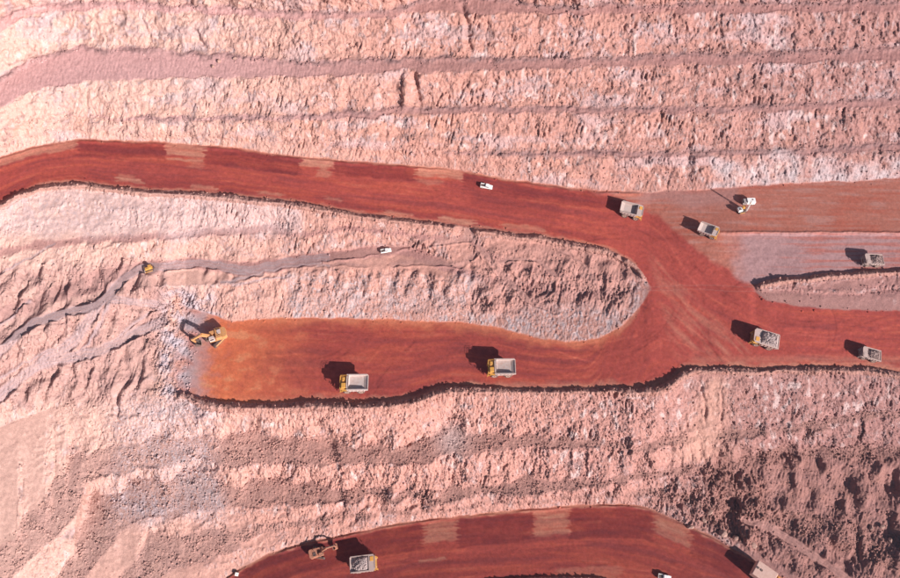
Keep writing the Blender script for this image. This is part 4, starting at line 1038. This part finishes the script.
def stones(n, lo, hi, power, name, label, mat, colr=True):
    pick = rs.choice(pr.size, n, p=pr)
    c = np.stack([X.ravel()[pick], Y.ravel()[pick], Zw.ravel()[pick]], 1) + np.c_[rs.uniform(-.2, .2, (n, 2)), np.zeros(n)]
    r_ = lo + (hi - lo) * rs.rand(n) ** power
    sc_ = rs.uniform(.6, 1.2, (n, 1, 3)) * np.array([1, 1, .8])
    v = ICO[None] * sc_ * (1 + .22 * rs.uniform(-1, 1, (n, 12, 1))) * r_[:, None, None]
    a = rs.uniform(0, 2 * np.pi, n); ca, sa = np.cos(a)[:, None], np.sin(a)[:, None]
    v = np.stack([v[..., 0] * ca - v[..., 1] * sa, v[..., 0] * sa + v[..., 1] * ca, v[..., 2]], -1)
    v = v + c[:, None, :] + np.array([0, 0, 1.0]) * (r_ * .15)[:, None, None]
    f = ICF[None] + 12 * np.arange(n)[:, None, None]
    base = A.reshape(-1, 3)[pick] * rs.uniform(.75, 1.25, (n, 1))
    at_ = np.repeat(np.c_[np.clip(base, .02, .8), np.ones(n)], 12, 0)
    me = mesh_np(name, v.reshape(-1, 3), f.reshape(-1, 3), 3, at_)
    o = link(name, me, mat); o['kind'] = 'stuff'; o['label'] = label; o['category'] = 'rubble'
    return o
stones(32000, .12, .55, 3.6, 'rubble', 'broken stone strewn over the ledges and slopes', M_LOOSE)

# single boulders one can pick out
def boulder(r, seed):
    import bmesh
    bm_ = bmesh.new(); bmesh.ops.create_icosphere(bm_, subdivisions=2, radius=1)
    rr = random.Random(seed); ax = [Vector((rr.uniform(-1, 1), rr.uniform(-1, 1), rr.uniform(-1, 1))).normalized() for _ in range(9)]
    cut = [rr.uniform(.55, .85) for _ in ax]
    for v in bm_.verts:
        d = v.co.normalized(); k = 1.0
        for a, c in zip(ax, cut):
            q_ = d.dot(a)
            if q_ > .05: k = min(k, c / q_)
        v.co = d * k
        v.co.x *= 1.2; v.co.z *= .85
        v.co *= r * rr.uniform(.97, 1.03)
    me = bpy.data.meshes.new('boulder'); bm_.to_mesh(me); bm_.free()
    return me
BM = [boulder(1, s) for s in range(5)]
for me in BM: me.materials.append(M_RUB)
GRP = {
    'br': ('broken boulder in the tumbled rock beside the lower road bend', 'boulders beside the lower road bend',
           [(690,527,1.4),(703,520,1.2),(709,512,1.6),(722,533,1.7),(735,538,1.3),(752,545,1.5)]),
    'pocket': ('pale boulder in the shadowed pocket near the right edge', 'boulders in the shadowed pocket', [(872,528,1.1),(882,526,1.0),(889,540,.9)]),
    'bench': ('dark boulder lying on the wide upper bench', 'boulders on the upper bench', [(212,66,.8),(219,61,.9),(235,59,.8)]),
}
bi = 0
for key, (lab, grp, spots) in GRP.items():
    for u, v, r in spots:
        o = bpy.data.objects.new('boulder', BM[bi % 5]); scene.collection.objects.link(o)
        c = ground_at(u, v); o.location = (c[0], c[1], c[2] + r * .35); o.scale = (r, r, r); o.rotation_euler = (0, 0, bi * 1.7)
        o['label'] = lab; o['category'] = 'boulder'; o['group'] = grp
        bi += 1

# ------------------------------------------------------------------ thin haze volume added to lift the shadows towards blue
hz = MB().box(-1500, 1500, -900, 2200, -130, 300).build('haze', None)
hm = bpy.data.materials.new('shadow_lift_air'); hm.use_nodes = True
for n_ in list(hm.node_tree.nodes): hm.node_tree.nodes.remove(n_)
ho = hm.node_tree.nodes.new('ShaderNodeOutputMaterial'); hv = hm.node_tree.nodes.new('ShaderNodeVolumePrincipled')
hv.inputs['Color'].default_value = (.62, .72, 1.0, 1); hv.inputs['Density'].default_value = .00007; hv.inputs['Anisotropy'].default_value = .2
hm.node_tree.links.new(hv.outputs['Volume'], ho.inputs['Volume'])
hz.data.materials.clear(); hz.data.materials.append(hm)
hz['kind'] = 'stuff'; hz['label'] = 'thin bluish haze added over the whole pit to lift its shadows'; hz['category'] = 'haze'
